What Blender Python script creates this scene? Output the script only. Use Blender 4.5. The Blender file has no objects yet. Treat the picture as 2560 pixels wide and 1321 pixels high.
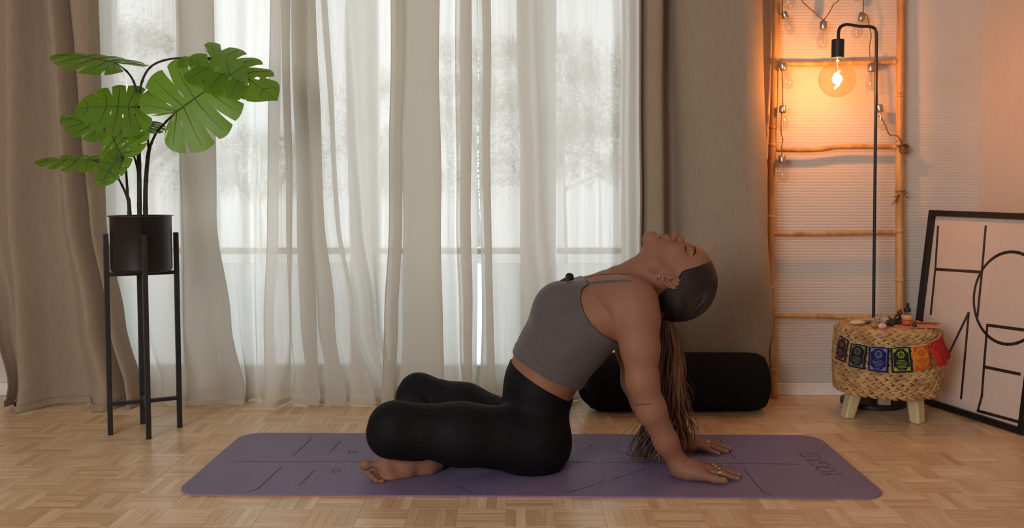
import bpy, bmesh, math, random
import numpy as np
import openvdb
from mathutils import Vector, Matrix
from mathutils.bvhtree import BVHTree

S = bpy.context.scene
COL = S.collection
rnd = random.Random(7)

# ------------------------------------------------------------------ camera, world, lights, exposure
F, PX, PY, TH, CH = 2328.0, 1280.0, 601.0, math.radians(3.27), 0.80
cam_d = bpy.data.cameras.new('camera')
cam = bpy.data.objects.new('camera', cam_d)
COL.objects.link(cam)
cam.location = (0, 0, CH)
cam.rotation_euler = (math.pi / 2 - TH, 0, 0)
cam_d.sensor_fit = 'HORIZONTAL'
cam_d.sensor_width = 36.0
cam_d.lens = 36.0 * F / 2560.0
cam_d.shift_y = (PY - 660.5) / 2560.0
cam_d.clip_start = 0.02
S.camera = cam

S.view_settings.view_transform = 'Standard'
S.view_settings.look = 'None'
S.view_settings.exposure = 0.0
S.view_settings.gamma = 1.0
S.view_settings.use_curve_mapping = False
S.cycles.use_denoising = True
S.cycles.transparent_max_bounces = 40
S.cycles.max_bounces = 24
S.cycles.transmission_bounces = 16
S.cycles.diffuse_bounces = 5
S.cycles.caustics_reflective = False
S.cycles.caustics_refractive = False
S.cycles.sample_clamp_indirect = 6.0

SKY = 2.1
FILL = 130.0
LAMP = 7.5
wd = bpy.data.worlds.new('overcast_sky')
S.world = wd
wd.use_nodes = True
_bg = wd.node_tree.nodes['Background']
_bg.inputs['Color'].default_value = (0.89, 0.95, 1.0, 1)
_bg.inputs['Strength'].default_value = SKY

def area_light(name, loc, target, sx, sy, power, color):
    l = bpy.data.lights.new(name, 'AREA')
    l.shape = 'RECTANGLE'
    l.size, l.size_y, l.energy, l.color = sx, sy, power, color
    o = bpy.data.objects.new(name, l)
    COL.objects.link(o)
    o.location = loc
    o.rotation_euler = (Vector(target) - Vector(loc)).to_track_quat('-Z', 'Y').to_euler()
    return o

# soft fill light added behind the camera to the left; no window built there
area_light('rear_fill_light', (-2.3, -1.7, 1.5), (-0.2, 3.0, 0.3), 1.9, 1.7, FILL, (1.0, 0.98, 0.965))
_p = area_light('window_portal', (-0.55, 3.80, 1.40), (-0.55, 0, 1.40), 2.3, 2.4, 1.0, (1, 1, 1))
_p.data.cycles.is_portal = True

# ------------------------------------------------------------------ helpers
def ray(px, py):
    a, b = (px - PX) / F, -(py - PY) / F
    c, s = math.cos(TH), math.sin(TH)
    return Vector((a, c + b * s, -s + b * c))

def at(px, py, Y):
    r = ray(px, py)
    return Vector((0, 0, CH)) + r * (Y / r.y)

def gnd(px, py, z=0.0):
    r = ray(px, py)
    return Vector((0, 0, CH)) + r * ((z - CH) / r.z)

def srgb(r, g, b):
    f = lambda c: (c / 255 / 12.92) if c / 255 <= 0.04045 else ((c / 255 + 0.055) / 1.055) ** 2.4
    return (f(r), f(g), f(b), 1.0)

class NT:
    def __init__(self, name):
        self.m = bpy.data.materials.new(name)
        self.m.use_nodes = True
        self.t = self.m.node_tree
        self.out = self.t.nodes['Material Output']
        self.b = self.t.nodes['Principled BSDF']
    def n(self, typ, **kw):
        nd = self.t.nodes.new(typ)
        for k, v in kw.items():
            if k.startswith('i_'):
                key = k[2:]
                nd.inputs[int(key) if key.isdigit() else key].default_value = v
            else:
                setattr(nd, k, v)
        return nd
    def l(self, a, b):
        self.t.links.new(a, b)

def mat(name, col, rough=0.6, metal=0.0, col2=None, nscale=(8, 8, 8), ndetail=4.0, bump=0.0, bscale=None, coat=0.0, spec=0.5,
        sheen=0.0, sss=0.0):
    """Principled material with a noise-driven tint between col and col2 and noise relief."""
    N = NT(name)
    b = N.b
    b.inputs['Roughness'].default_value = rough
    b.inputs['Metallic'].default_value = metal
    b.inputs['Coat Weight'].default_value = coat
    b.inputs['Specular IOR Level'].default_value = spec
    b.inputs['Sheen Weight'].default_value = sheen
    if sss:
        b.inputs['Subsurface Weight'].default_value = sss
        b.inputs['Subsurface Radius'].default_value = (0.012, 0.005, 0.003)
        b.inputs['Subsurface Scale'].default_value = 1.0
    tc = N.n('ShaderNodeTexCoord')
    mp = N.n('ShaderNodeMapping')
    mp.inputs['Scale'].default_value = nscale
    N.l(tc.outputs['Object'], mp.inputs['Vector'])
    nz = N.n('ShaderNodeTexNoise', i_Scale=1.0, i_Detail=ndetail)
    N.l(mp.outputs[0], nz.inputs['Vector'])
    mx = N.n('ShaderNodeMix', data_type='RGBA')
    mx.inputs[6].default_value = col
    mx.inputs[7].default_value = col2 or tuple(c * 0.8 for c in col[:3]) + (1,)
    mr = N.n('ShaderNodeMapRange', i_1=0.35, i_2=0.65)
    N.l(nz.outputs['Fac'], mr.inputs[0])
    N.l(mr.outputs[0], mx.inputs[0])
    N.l(mx.outputs[2], b.inputs['Base Color'])
    if bump:
        n2 = N.n('ShaderNodeTexNoise', i_Scale=1.0, i_Detail=5.0)
        m2 = N.n('ShaderNodeMapping')
        m2.inputs['Scale'].default_value = bscale or nscale
        N.l(tc.outputs['Object'], m2.inputs['Vector'])
        N.l(m2.outputs[0], n2.inputs['Vector'])
        bp = N.n('ShaderNodeBump', i_Strength=bump, i_Distance=0.01)
        N.l(n2.outputs['Fac'], bp.inputs['Height'])
        N.l(bp.outputs[0], b.inputs['Normal'])
    N.m['nt'] = 1
    return N.m

def clear_glass(name, tint=(1, 1, 1, 1), rough=0.0, fres=1.45, base=0.0):
    """Thin clear glass: fresnel reflection over straight transmission."""
    N = NT(name)
    N.t.nodes.remove(N.b)
    tr = N.n('ShaderNodeBsdfTransparent', i_Color=tint)
    gl = N.n('ShaderNodeBsdfGlossy', i_Roughness=rough)
    fr = N.n('ShaderNodeFresnel', i_IOR=fres)
    ad = N.n('ShaderNodeMath', operation='ADD', use_clamp=True, i_1=base)
    N.l(fr.outputs[0], ad.inputs[0])
    geo = N.n('ShaderNodeNewGeometry')
    inv = N.n('ShaderNodeMath', operation='SUBTRACT', i_0=1.0)
    N.l(geo.outputs['Backfacing'], inv.inputs[1])
    mu = N.n('ShaderNodeMath', operation='MULTIPLY')
    N.l(ad.outputs[0], mu.inputs[0])
    N.l(inv.outputs[0], mu.inputs[1])
    mx = N.n('ShaderNodeMixShader')
    N.l(mu.outputs[0], mx.inputs[0])
    N.l(tr.outputs[0], mx.inputs[1])
    N.l(gl.outputs[0], mx.inputs[2])
    N.l(mx.outputs[0], N.out.inputs[0])
    return N.m

ORG = {}

def worg(o):
    return ORG.get(o.name, Vector((0, 0, 0)))

class MB:
    """collects vertices and faces in world coordinates; build() links them as one mesh object"""
    def __init__(self):
        self.v, self.f = [], []
    def add(self, vs, fs):
        k = len(self.v)
        self.v += [tuple(p) for p in vs]
        self.f += [tuple(i + k for i in f) for f in fs]
    def box(self, c, s, rot=None, taper=1.0):
        c = Vector(c)
        vs = []
        for z in (-1, 1):
            t = taper if z < 0 else 1.0
            for x, y in ((-1, -1), (1, -1), (1, 1), (-1, 1)):
                p = Vector((x * s[0] / 2 * t, y * s[1] / 2 * t, z * s[2] / 2))
                if rot is not None:
                    p = rot @ p
                vs.append(c + p)
        self.add(vs, [(3, 2, 1, 0), (4, 5, 6, 7), (0, 1, 5, 4), (1, 2, 6, 5), (2, 3, 7, 6), (3, 0, 4, 7)])
    def bar(self, a, b, w, h=None, up=(0, 0, 1)):
        a, b = Vector(a), Vector(b)
        d = (b - a)
        L = d.length
        d.normalize()
        u = Vector(up)
        if abs(u.dot(d)) > 0.95:
            u = Vector((1, 0, 0)) if abs(d.x) < 0.9 else Vector((0, 1, 0))
        x = u.cross(d).normalized()
        y = d.cross(x)
        R = Matrix((x, y, d)).transposed()
        self.box((a + b) / 2, (w, h or w, L), R)
    def tube(self, pts, rad, n=10, caps=True, flat=1.0):
        pts = [Vector(p) for p in pts]
        m = len(pts)
        if not hasattr(rad, '__len__'):
            rad = [rad] * m
        T = []
        for i in range(m):
            t = pts[min(i + 1, m - 1)] - pts[max(i - 1, 0)]
            T.append(t.normalized() if t.length > 1e-9 else Vector((0, 0, 1)))
        u = T[0].cross(Vector((0, 0, 1)))
        if u.length < 0.1:
            u = T[0].cross(Vector((0, 1, 0)))
        u.normalize()
        vs, fs = [], []
        for i in range(m):
            u = (u - T[i] * u.dot(T[i]))
            if u.length < 1e-6:
                u = T[i].orthogonal()
            u.normalize()
            w = T[i].cross(u)
            for k in range(n):
                a = 2 * math.pi * k / n
                vs.append(pts[i] + (u * math.cos(a) + w * (math.sin(a) * flat)) * rad[i])
        for i in range(m - 1):
            for k in range(n):
                k2 = (k + 1) % n
                fs.append((i * n + k, i * n + k2, (i + 1) * n + k2, (i + 1) * n + k))
        if caps:
            fs.append(tuple(range(n - 1, -1, -1)))
            fs.append(tuple((m - 1) * n + k for k in range(n)))
        self.add(vs, fs)
    def lathe(self, prof, c=(0, 0, 0), n=32, M=None):
        c = Vector(c)
        vs, fs = [], []
        m = len(prof)
        for r, z in prof:
            for k in range(n):
                a = 2 * math.pi * k / n
                p = Vector((r * math.cos(a), r * math.sin(a), z))
                if M is not None:
                    p = M @ p
                vs.append(c + p)
        for i in range(m - 1):
            for k in range(n):
                k2 = (k + 1) % n
                fs.append((i * n + k, i * n + k2, (i + 1) * n + k2, (i + 1) * n + k))
        if prof[0][0] > 1e-5:
            fs.append(tuple(range(n - 1, -1, -1)))
        if prof[-1][0] > 1e-5:
            fs.append(tuple((m - 1) * n + k for k in range(n)))
        self.add(vs, fs)
    def ell(self, c, r, M=None, nu=10, nv=6):
        c = Vector(c)
        vs, fs = [], []
        for j in range(nv + 1):
            t = math.pi * j / nv
            for i in range(nu):
                a = 2 * math.pi * i / nu
                p = Vector((r[0] * math.sin(t) * math.cos(a), r[1] * math.sin(t) * math.sin(a), r[2] * math.cos(t)))
                if M is not None:
                    p = M @ p
                vs.append(c + p)
        for j in range(nv):
            for i in range(nu):
                i2 = (i + 1) % nu
                fs.append((j * nu + i, (j + 1) * nu + i, (j + 1) * nu + i2, j * nu + i2))
        self.add(vs, fs)
    def grid(self, P, closed=False):
        R, C_ = len(P), len(P[0])
        vs = [p for row in P for p in row]
        fs = []
        for i in range(R - 1):
            for k in range(C_ - (0 if closed else 1)):
                k2 = (k + 1) % C_
                fs.append((i * C_ + k, i * C_ + k2, (i + 1) * C_ + k2, (i + 1) * C_ + k))
        self.add(vs, fs)
    def build(self, name, m, parent=None, smooth=False, bevel=0.0, sub=0, solid=0.0, wn=False):
        o0 = worg(parent) if parent else Vector((0, 0, 0))
        me = bpy.data.meshes.new(name)
        me.from_pydata([(p[0] - o0.x, p[1] - o0.y, p[2] - o0.z) for p in self.v], [], self.f)
        me.validate()
        return link(name, me, m, parent, smooth, bevel, sub, solid)

def link(name, me, m, parent=None, smooth=False, bevel=0.0, sub=0, solid=0.0):
    if m is not None:
        me.materials.append(m)
    if smooth:
        me.polygons.foreach_set('use_smooth', [True] * len(me.polygons))
    o = bpy.data.objects.new(name, me)
    COL.objects.link(o)
    if parent:
        o.parent = parent
        ORG[o.name] = worg(parent)
    if solid:
        md = o.modifiers.new('solid', 'SOLIDIFY')
        md.thickness = solid
        md.offset = 0
    if bevel:
        md = o.modifiers.new('bevel', 'BEVEL')
        md.width = bevel
        md.segments = 2
        md.limit_method = 'ANGLE'
    if sub:
        md = o.modifiers.new('sub', 'SUBSURF')
        md.levels = sub
        md.render_levels = sub
    return o

def thing(name, label, cat, loc, group=None):
    o = bpy.data.objects.new(name, None)
    COL.objects.link(o)
    o.location = loc
    o.empty_display_size = 0.05
    ORG[o.name] = Vector(loc)
    return tag(o, label, cat, group)

def tag(o, label=None, cat=None, group=None, kind=None):
    if label: o['label'] = label
    if cat: o['category'] = cat
    if group: o['group'] = group
    if kind: o['kind'] = kind
    return o

def catmull(pts, n=8):
    pts = [Vector(p) for p in pts]
    out = []
    for i in range(len(pts) - 1):
        p0, p1, p2, p3 = pts[max(i - 1, 0)], pts[i], pts[i + 1], pts[min(i + 2, len(pts) - 1)]
        for k in range(n):
            t = k / n
            out.append(0.5 * ((2 * p1) + (p2 - p0) * t + (2 * p0 - 5 * p1 + 4 * p2 - p3) * t * t + (3 * p1 - p0 - 3 * p2 + p3) * t ** 3))
    out.append(pts[-1])
    return out

def pnoise(x, y, s=0):
    return (math.sin(x * 1.7 + s * 3.1 + math.sin(y * 2.3 + s)) + math.sin(y * 3.1 - x * 0.9 + s * 1.7) * 0.6 + math.sin(x * 4.3 + y * 1.1 + s * 5.2) * 0.35) / 1.95

# ------------------------------------------------------------------ materials
def wood_floor_mat():
    N = NT('oak_parquet')
    at_ = N.n('ShaderNodeVertexColor', layer_name='tone')
    sp = N.n('ShaderNodeSeparateColor')
    N.l(at_.outputs['Color'], sp.inputs[0])
    uv = N.n('ShaderNodeUVMap', uv_map='UVMap')
    mp = N.n('ShaderNodeMapping')
    mp.inputs['Scale'].default_value = (9, 85, 1)
    off = N.n('ShaderNodeCombineXYZ')
    mul = N.n('ShaderNodeMath', operation='MULTIPLY', i_1=37.0)
    N.l(sp.outputs[1], mul.inputs[0])
    N.l(mul.outputs[0], off.inputs[0])
    mul2 = N.n('ShaderNodeMath', operation='MULTIPLY', i_1=53.0)
    N.l(sp.outputs[2], mul2.inputs[0])
    N.l(mul2.outputs[0], off.inputs[1])
    N.l(uv.outputs[0], mp.inputs['Vector'])
    add = N.n('ShaderNodeVectorMath', operation='ADD')
    N.l(mp.outputs[0], add.inputs[0])
    N.l(off.outputs[0], add.inputs[1])
    nz = N.n('ShaderNodeTexNoise', i_Scale=1.0, i_Detail=5.0, i_Roughness=0.6, i_Distortion=0.6)
    N.l(add.outputs[0], nz.inputs['Vector'])
    ramp = N.n('ShaderNodeValToRGB')
    ramp.color_ramp.elements[0].position = 0.0
    ramp.color_ramp.elements[0].color = srgb(198, 163, 120)
    ramp.color_ramp.elements[1].position = 1.0
    ramp.color_ramp.elements[1].color = srgb(240, 214, 178)
    e = ramp.color_ramp.elements.new(0.5)
    e.color = srgb(222, 190, 149)
    N.l(sp.outputs[0], ramp.inputs[0])
    gr = N.n('ShaderNodeMapRange', i_1=0.38, i_2=0.62, i_3=0.87, i_4=1.04)
    N.l(nz.outputs['Fac'], gr.inputs[0])
    mx = N.n('ShaderNodeMix', data_type='RGBA', blend_type='MULTIPLY')
    mx.inputs[0].default_value = 1.0
    N.l(ramp.outputs[0], mx.inputs[6])
    N.l(gr.outputs[0], mx.inputs[7])
    N.l(mx.outputs[2], N.b.inputs['Base Color'])
    N.b.inputs['Roughness'].default_value = 0.29
    N.b.inputs['Specular IOR Level'].default_value = 0.6
    bp = N.n('ShaderNodeBump', i_Strength=0.12, i_Distance=0.002)
    N.l(nz.outputs['Fac'], bp.inputs['Height'])
    N.l(bp.outputs[0], N.b.inputs['Normal'])
    return N.m

def sheer_mat():
    N = NT('sheer_linen')
    N.t.nodes.remove(N.b)
    tc = N.n('ShaderNodeTexCoord')
    mp = N.n('ShaderNodeMapping')
    mp.inputs['Scale'].default_value = (260, 260, 3)
    N.l(tc.outputs['Object'], mp.inputs['Vector'])
    nz = N.n('ShaderNodeTexNoise', i_Scale=1.0, i_Detail=3.0)
    N.l(mp.outputs[0], nz.inputs['Vector'])
    fac = N.n('ShaderNodeMapRange', i_1=0.3, i_2=0.7, i_3=0.78, i_4=0.88)
    N.l(nz.outputs['Fac'], fac.inputs[0])
    col = srgb(233, 229, 220)
    tr = N.n('ShaderNodeBsdfTransparent', i_Color=(0.99, 0.985, 0.97, 1))
    tl = N.n('ShaderNodeBsdfTranslucent', i_Color=col)
    df = N.n('ShaderNodeBsdfDiffuse', i_Color=col)
    m1 = N.n('ShaderNodeMixShader', i_0=0.34)
    N.l(tl.outputs[0], m1.inputs[1])
    N.l(df.outputs[0], m1.inputs[2])
    m2 = N.n('ShaderNodeMixShader')
    N.l(fac.outputs[0], m2.inputs[0])
    rf = N.n('ShaderNodeBsdfRefraction', i_Color=(0.99, 0.985, 0.97, 1), i_Roughness=0.3, i_IOR=1.035)
    m0 = N.n('ShaderNodeMixShader', i_0=0.35)
    N.l(rf.outputs[0], m0.inputs[1])
    N.l(tr.outputs[0], m0.inputs[2])
    N.l(m0.outputs[0], m2.inputs[1])
    N.l(m1.outputs[0], m2.inputs[2])
    N.l(m2.outputs[0], N.out.inputs[0])
    return N.m

def leaf_mat():
    N = NT('monstera_leaf')
    N.t.nodes.remove(N.b)
    tc = N.n('ShaderNodeTexCoord')
    nz = N.n('ShaderNodeTexNoise', i_Scale=14.0, i_Detail=3.0)
    N.l(tc.outputs['Object'], nz.inputs['Vector'])
    mx = N.n('ShaderNodeMix', data_type='RGBA')
    mx.inputs[6].default_value = srgb(84, 124, 40)
    mx.inputs[7].default_value = srgb(116, 154, 52)
    N.l(nz.outputs['Fac'], mx.inputs[0])
    b = N.n('ShaderNodeBsdfPrincipled', i_Roughness=0.42)
    N.l(mx.outputs[2], b.inputs['Base Color'])
    tl = N.n('ShaderNodeBsdfTranslucent', i_Color=srgb(144, 190, 52))
    m = N.n('ShaderNodeMixShader', i_0=0.5)
    N.l(b.outputs[0], m.inputs[1])
    N.l(tl.outputs[0], m.inputs[2])
    N.l(m.outputs[0], N.out.inputs[0])
    return N.m

def frosted_mat():
    N = NT('frosted_panel')
    N.t.nodes.remove(N.b)
    tc = N.n('ShaderNodeTexCoord')
    nz = N.n('ShaderNodeTexNoise', i_Scale=90.0)
    N.l(tc.outputs['Object'], nz.inputs['Vector'])
    tl = N.n('ShaderNodeBsdfTranslucent', i_Color=(0.93, 0.95, 0.96, 1))
    df = N.n('ShaderNodeBsdfDiffuse', i_Color=(0.85, 0.88, 0.9, 1))
    fc = N.n('ShaderNodeMapRange', i_3=0.10, i_4=0.16)
    N.l(nz.outputs['Fac'], fc.inputs[0])
    m = N.n('ShaderNodeMixShader')
    N.l(fc.outputs[0], m.inputs[0])
    N.l(tl.outputs[0], m.inputs[1])
    N.l(df.outputs[0], m.inputs[2])
    N.l(m.outputs[0], N.out.inputs[0])
    return N.m

def emit_mat(name, col, s):
    N = NT(name)
    N.t.nodes.remove(N.b)
    e = N.n('ShaderNodeEmission', i_Color=col, i_Strength=s)
    N.l(e.outputs[0], N.out.inputs[0])
    return N.m

def foliage_mat(name, c1, c2):
    N = NT(name)
    tc = N.n('ShaderNodeTexCoord')
    nz = N.n('ShaderNodeTexNoise', i_Scale=2.5, i_Detail=3.0)
    N.l(tc.outputs['Object'], nz.inputs['Vector'])
    mx = N.n('ShaderNodeMix', data_type='RGBA')
    mx.inputs[6].default_value = c1
    mx.inputs[7].default_value = c2
    N.l(nz.outputs['Fac'], mx.inputs[0])
    N.l(mx.outputs[2], N.b.inputs['Base Color'])
    N.b.inputs['Roughness'].default_value = 0.8
    return N.m

M_floor = wood_floor_mat()
M_wall = mat('white_wallpaper', srgb(216, 208, 200), 0.85, col2=srgb(210, 202, 194), nscale=(3, 3, 3), bump=0.15, bscale=(60, 60, 240))
M_plain = mat('white_plaster', srgb(210, 202, 194), 0.85, col2=srgb(204, 196, 188), nscale=(2, 2, 2), bump=0.3, bscale=(40, 40, 14))
M_white = mat("white_gloss_paint", srgb(240, 239, 236), 0.4, col2=srgb(224, 222, 217), nscale=(5, 5, 5))
M_beige = mat('beige_drape', srgb(156, 139, 121), 0.9, col2=srgb(150, 133, 115), nscale=(90, 90, 20), bump=0.1, bscale=(400, 400, 300), sheen=0.15)
M_sheer = sheer_mat()
M_frost = frosted_mat()
M_pane = clear_glass('window_glass', fres=1.3)
M_black = mat('black_metal', srgb(20, 20, 22), 0.5, 0.0, col2=srgb(26, 26, 28), nscale=(30, 30, 30), spec=0.5)
M_pot = mat('black_pot_lacquer', srgb(20, 21, 24), 0.42, 0.0, col2=srgb(26, 27, 30), nscale=(20, 20, 20), spec=0.6)
M_soil = mat('dark_soil', srgb(45, 34, 26), 0.95, nscale=(80, 80, 80), bump=0.8, bscale=(120, 120, 120))
M_leaf = leaf_mat()
M_vein = mat('leaf_midrib', srgb(74, 98, 34), 0.5, nscale=(20, 20, 20))
M_stem = mat('dark_plant_stem', srgb(52, 50, 40), 0.7, col2=srgb(34, 34, 28), nscale=(40, 40, 60), bump=0.4, bscale=(60, 60, 200))
M_mat = mat('purple_rubber', srgb(122, 110, 144), 0.5, col2=srgb(116, 104, 138), nscale=(6, 6, 6), bump=0.25, bscale=(240, 90, 1))
M_matline = mat('dark_print', srgb(62, 50, 70), 0.7, nscale=(30, 30, 30))
M_matunder = mat('pink_rubber', srgb(196, 140, 140), 0.7, nscale=(10, 10, 10))
M_bamboo = mat('bamboo_cane', srgb(206, 164, 108), 0.45, col2=srgb(170, 124, 74), nscale=(24, 24, 5), bump=0.2, bscale=(90, 90, 10))
M_twine = mat('jute_twine', srgb(150, 116, 78), 0.9, col2=srgb(110, 80, 50), nscale=(200, 200, 200), bump=0.6)
M_chrome = mat('silver_cap', srgb(196, 190, 184), 0.3, 1.0, nscale=(20, 20, 20))
M_bulb = clear_glass('clear_bulb_glass', tint=(0.93, 0.92, 0.91, 1), fres=1.5, base=0.05, rough=0.03)
M_globe = clear_glass('amber_tinted_globe', tint=(1.0, 0.92, 0.78, 1), fres=1.45, base=0.10)
M_fil = emit_mat('glowing_filament', (1.0, 0.50, 0.14, 1), 45.0)
M_fil2 = mat('unlit_filament', srgb(190, 150, 96), 0.4, 0.6)
M_straw = mat('water_hyacinth_weave', srgb(206, 172, 122), 0.75, col2=srgb(164, 122, 76), nscale=(26, 26, 40), bump=0.5, bscale=(120, 120, 200))
M_strawdark = mat('weave_core', srgb(128, 90, 54), 0.9)
M_pine = mat('pale_pine', srgb(214, 196, 158), 0.6, col2=srgb(196, 174, 132), nscale=(40, 40, 6), bump=0.15)
M_bolster = mat('black_canvas', srgb(10, 9, 11), 0.9, col2=srgb(14, 13, 15), nscale=(30, 30, 30), bump=0.3, bscale=(300, 300, 300), spec=0.2)
M_grey = mat('grey_foam', srgb(112, 108, 106), 0.85, nscale=(60, 60, 60), bump=0.3)
M_frame = mat('black_frame', srgb(22, 20, 20), 0.4, nscale=(20, 20, 60))
M_paper = mat('off_white_paper', srgb(224, 212, 202), 0.8, nscale=(30, 30, 30), col2=srgb(221, 209, 198))
M_ink = mat('brown_black_ink', srgb(40, 26, 26), 0.7, nscale=(60, 60, 60))
M_picglass = clear_glass('picture_glass', fres=1.5)

# ------------------------------------------------------------------ room shell
WY = 3.555          # inner face of the window wall
XR, XL, YB, ZC = 1.775, -2.7, -2.6, 2.55
OX0, OX1, OZ1 = -1.60, 0.50, 2.30    # window opening

def structure(o):
    o['kind'] = 'structure'
    return o

m = MB()
m.box(((XL + XR) / 2, (WY + YB) / 2, -0.062), (XR - XL + 0.4, WY - YB + 0.4, 0.1))
floor = structure(m.build('floor', mat('dark_subfloor', srgb(96, 66, 38), 0.8, nscale=(8, 8, 8))))
m = MB()
m.box(((XL + XR) / 2, (WY + YB) / 2, ZC + 0.05), (XR - XL + 0.4, WY - YB + 0.4, 0.1))
structure(m.build('ceiling', M_plain))
m = MB()
m.box((XR + 0.06, (WY + YB) / 2, ZC / 2), (0.12, WY - YB + 0.3, ZC))
structure(m.build('wall_right', M_plain))
m = MB()
m.box((XL - 0.06, (WY + YB) / 2, ZC / 2), (0.12, WY - YB + 0.3, ZC))
structure(m.build('wall_left', M_plain))
m = MB()
m.box(((XL + XR) / 2, YB - 0.06, ZC / 2), (XR - XL, 0.12, ZC))
structure(m.build('wall_front', M_plain))
# window wall: two piers and a lintel, papered with fine horizontal ribs
m = MB()
def ribbed(x0, x1, z0, z1):
    pitch, amp = 0.0115, 0.0010
    n = int((z1 - z0) / pitch)
    rows = []
    for i in range(n):
        z = z0 + i * pitch
        for dz, dy in ((0.0, 0.0), (0.3, -amp), (0.7, -amp)):
            rows.append(z + dz * pitch)
            P.append([(x0, WY + dy, z + dz * pitch), (x1, WY + dy, z + dz * pitch)])
    P.append([(x0, WY, z1), (x1, WY, z1)])
for x0, x1, z0, z1 in ((XL, OX0, 0, ZC), (OX1, XR, 0, ZC), (OX0, OX1, OZ1, ZC)):
    P = []
    ribbed(x0, x1, z0, z1)
    m.grid([list(r) for r in P])
    m.box(((x0 + x1) / 2, WY + 0.132, (z0 + z1) / 2), (x1 - x0, 0.26, z1 - z0))
structure(m.build('wall_back', M_wall))
for nm, x0, x1 in (('baseboard_left', XL, OX0), ('baseboard_right', OX1, XR)):
    m = MB()
    m.box(((x0 + x1) / 2, WY - 0.008, 0.0235), (x1 - x0, 0.013, 0.047))
    structure(m.build(nm, M_white, bevel=0.003))

# windows: four tall casements, clear above, frosted panel below
WF = WY + 0.10
edges = [OX0, at(500, 400, WF).x, at(907, 400, WF).x, at(1347, 400, WF).x, OX1]
for i in range(4):
    x0, x1 = edges[i], edges[i + 1]
    if i in (0, 3):
        st = 0.05
    xm = (x0 + x1) / 2
    m = MB()
    sl = 0.075 if i != 1 else 0.055
    sl2 = 0.065 if i != 0 else 0.06
    zt = OZ1 - 0.05
    m.box((x0 + sl2 / 2, WF, OZ1 / 2), (sl2, 0.06, OZ1))
    m.box((x1 - sl / 2, WF, OZ1 / 2), (sl, 0.06, OZ1))
    for zc, h in ((0.05, 0.1), (0.55, 0.024), (OZ1 - 0.04, 0.08)):
        m.box((xm, WF, zc), (x1 - x0 - sl - sl2, 0.058, h))
    w = structure(m.build('window_%d' % (i + 1), M_white, bevel=0.004))
    m = MB()
    m.box(((x0 + sl2 + x1 - sl) / 2, WF + 0.005, (0.565 + OZ1 - 0.08) / 2), (x1 - x0 - sl - sl2 + 0.01, 0.006, OZ1 - 0.08 - 0.565 + 0.01))
    m.build('pane', M_pane, w)
    m = MB()
    m.box(((x0 + sl2 + x1 - sl) / 2, WF + 0.005, 0.297), (x1 - x0 - sl - sl2 + 0.01, 0.012, 0.405))
    m.build('lower_panel', M_frost, w)
    m = MB()
    m.bar((x0 + 0.03, WF - 0.05, 0.98), (x0 + 0.03, WF - 0.05, 1.1), 0.016, 0.012)
    m.bar((x0 + 0.03, WF - 0.05, 1.06), (x0 + 0.03, WF - 0.028, 1.06), 0.014, 0.014)
    m.build('window_handle', M_chrome, w, bevel=0.003)

# ------------------------------------------------------------------ parquet: 12 cm blocks of five oak fingers
BL, NF = 0.12, 5
FW = BL / NF
BX0, BY0 = -1.095, 2.395
prnd = random.Random(3)

def finger_geo(L, W, j):
    g, h = 0.00018, 0.010
    a, b = L / 2 - g, W / 2 - g
    c = 0.00035
    vs = [(-a, -b, -h), (a, -b, -h), (a, b, -h), (-a, b, -h),
          (-a, -b, -c), (a, -b, -c), (a, b, -c), (-a, b, -c),
          (-a + c, -b + c, j), (a - c, -b + c, j), (a - c, b - c, j), (-a + c, b - c, j)]
    fs = [(0, 1, 5, 4), (1, 2, 6, 5), (2, 3, 7, 6), (3, 0, 4, 7), (4, 5, 9, 8), (5, 6, 10, 9), (6, 7, 11, 10), (7, 4, 8, 11), (8, 9, 10, 11)]
    return vs, fs

def tone_mesh(name, verts, faces, tones, uvs):
    me = bpy.data.meshes.new(name)
    me.from_pydata(verts, [], faces)
    ca = me.color_attributes.new('tone', 'FLOAT_COLOR', 'CORNER')
    ul = me.uv_layers.new(name='UVMap')
    ca.data.foreach_set('color', np.array(tones, dtype=np.float32).ravel())
    ul.data.foreach_set('uv', np.array(uvs, dtype=np.float32).ravel())
    me.materials.append(M_floor)
    return me

variants = []
for k in range(24):
    vs, fs = finger_geo(BL, FW, prnd.uniform(-0.0002, 0.0002))
    t = (min(1, max(0, prnd.gauss(0.5, 0.16))), prnd.random(), prnd.random(), 1)
    lc = sum(len(f) for f in fs)
    variants.append(tone_mesh('plank', vs, fs, [t] * lc, [vs[i][:2] for f in fs for i in f]))

planks = []
for bi in range(-14, 26):
    for bj in range(-24, 11):
        cx, cy = BX0 + (bi + 0.5) * BL, BY0 + (bj + 0.5) * BL
        if cx < XL or cx > XR or cy > WY or cy < -0.6:
            continue
        alongx = (bi + bj) % 2 == 0
        bt = prnd.gauss(0, 0.13)
        for k in range(NF):
            o = (k - 2) * FW
            x, y = (cx, cy + o) if alongx else (cx + o, cy)
            planks.append((x, y, alongx, bt))
def in_view(x, y):
    c, s = math.cos(TH), math.sin(TH)
    dz = -CH
    dep = y * c - dz * s
    px = PX + F * x / dep
    py = PY - F * (y * s + dz * c) / dep
    return -20 < px < 2580 and py < 1330 and dep > 0
def under_mat(x, y):
    return -0.86 < x < 0.94 and 2.40 < y < 2.93
near = sorted([p for p in planks if in_view(p[0], p[1]) and not under_mat(p[0], p[1])], key=lambda p: p[0] ** 2 + p[1] ** 2)[:292]
nearset = set(id(p) for p in near)
for p in near:
    o = bpy.data.objects.new('plank', variants[prnd.randrange(24)])
    COL.objects.link(o)
    o.location = (p[0], p[1], 0)
    o.rotation_euler = (0, 0, (0 if p[2] else math.pi / 2) + (math.pi if prnd.random() < 0.5 else 0))
    o.parent = floor
V, Fc, T, U = [], [], [], []
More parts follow.
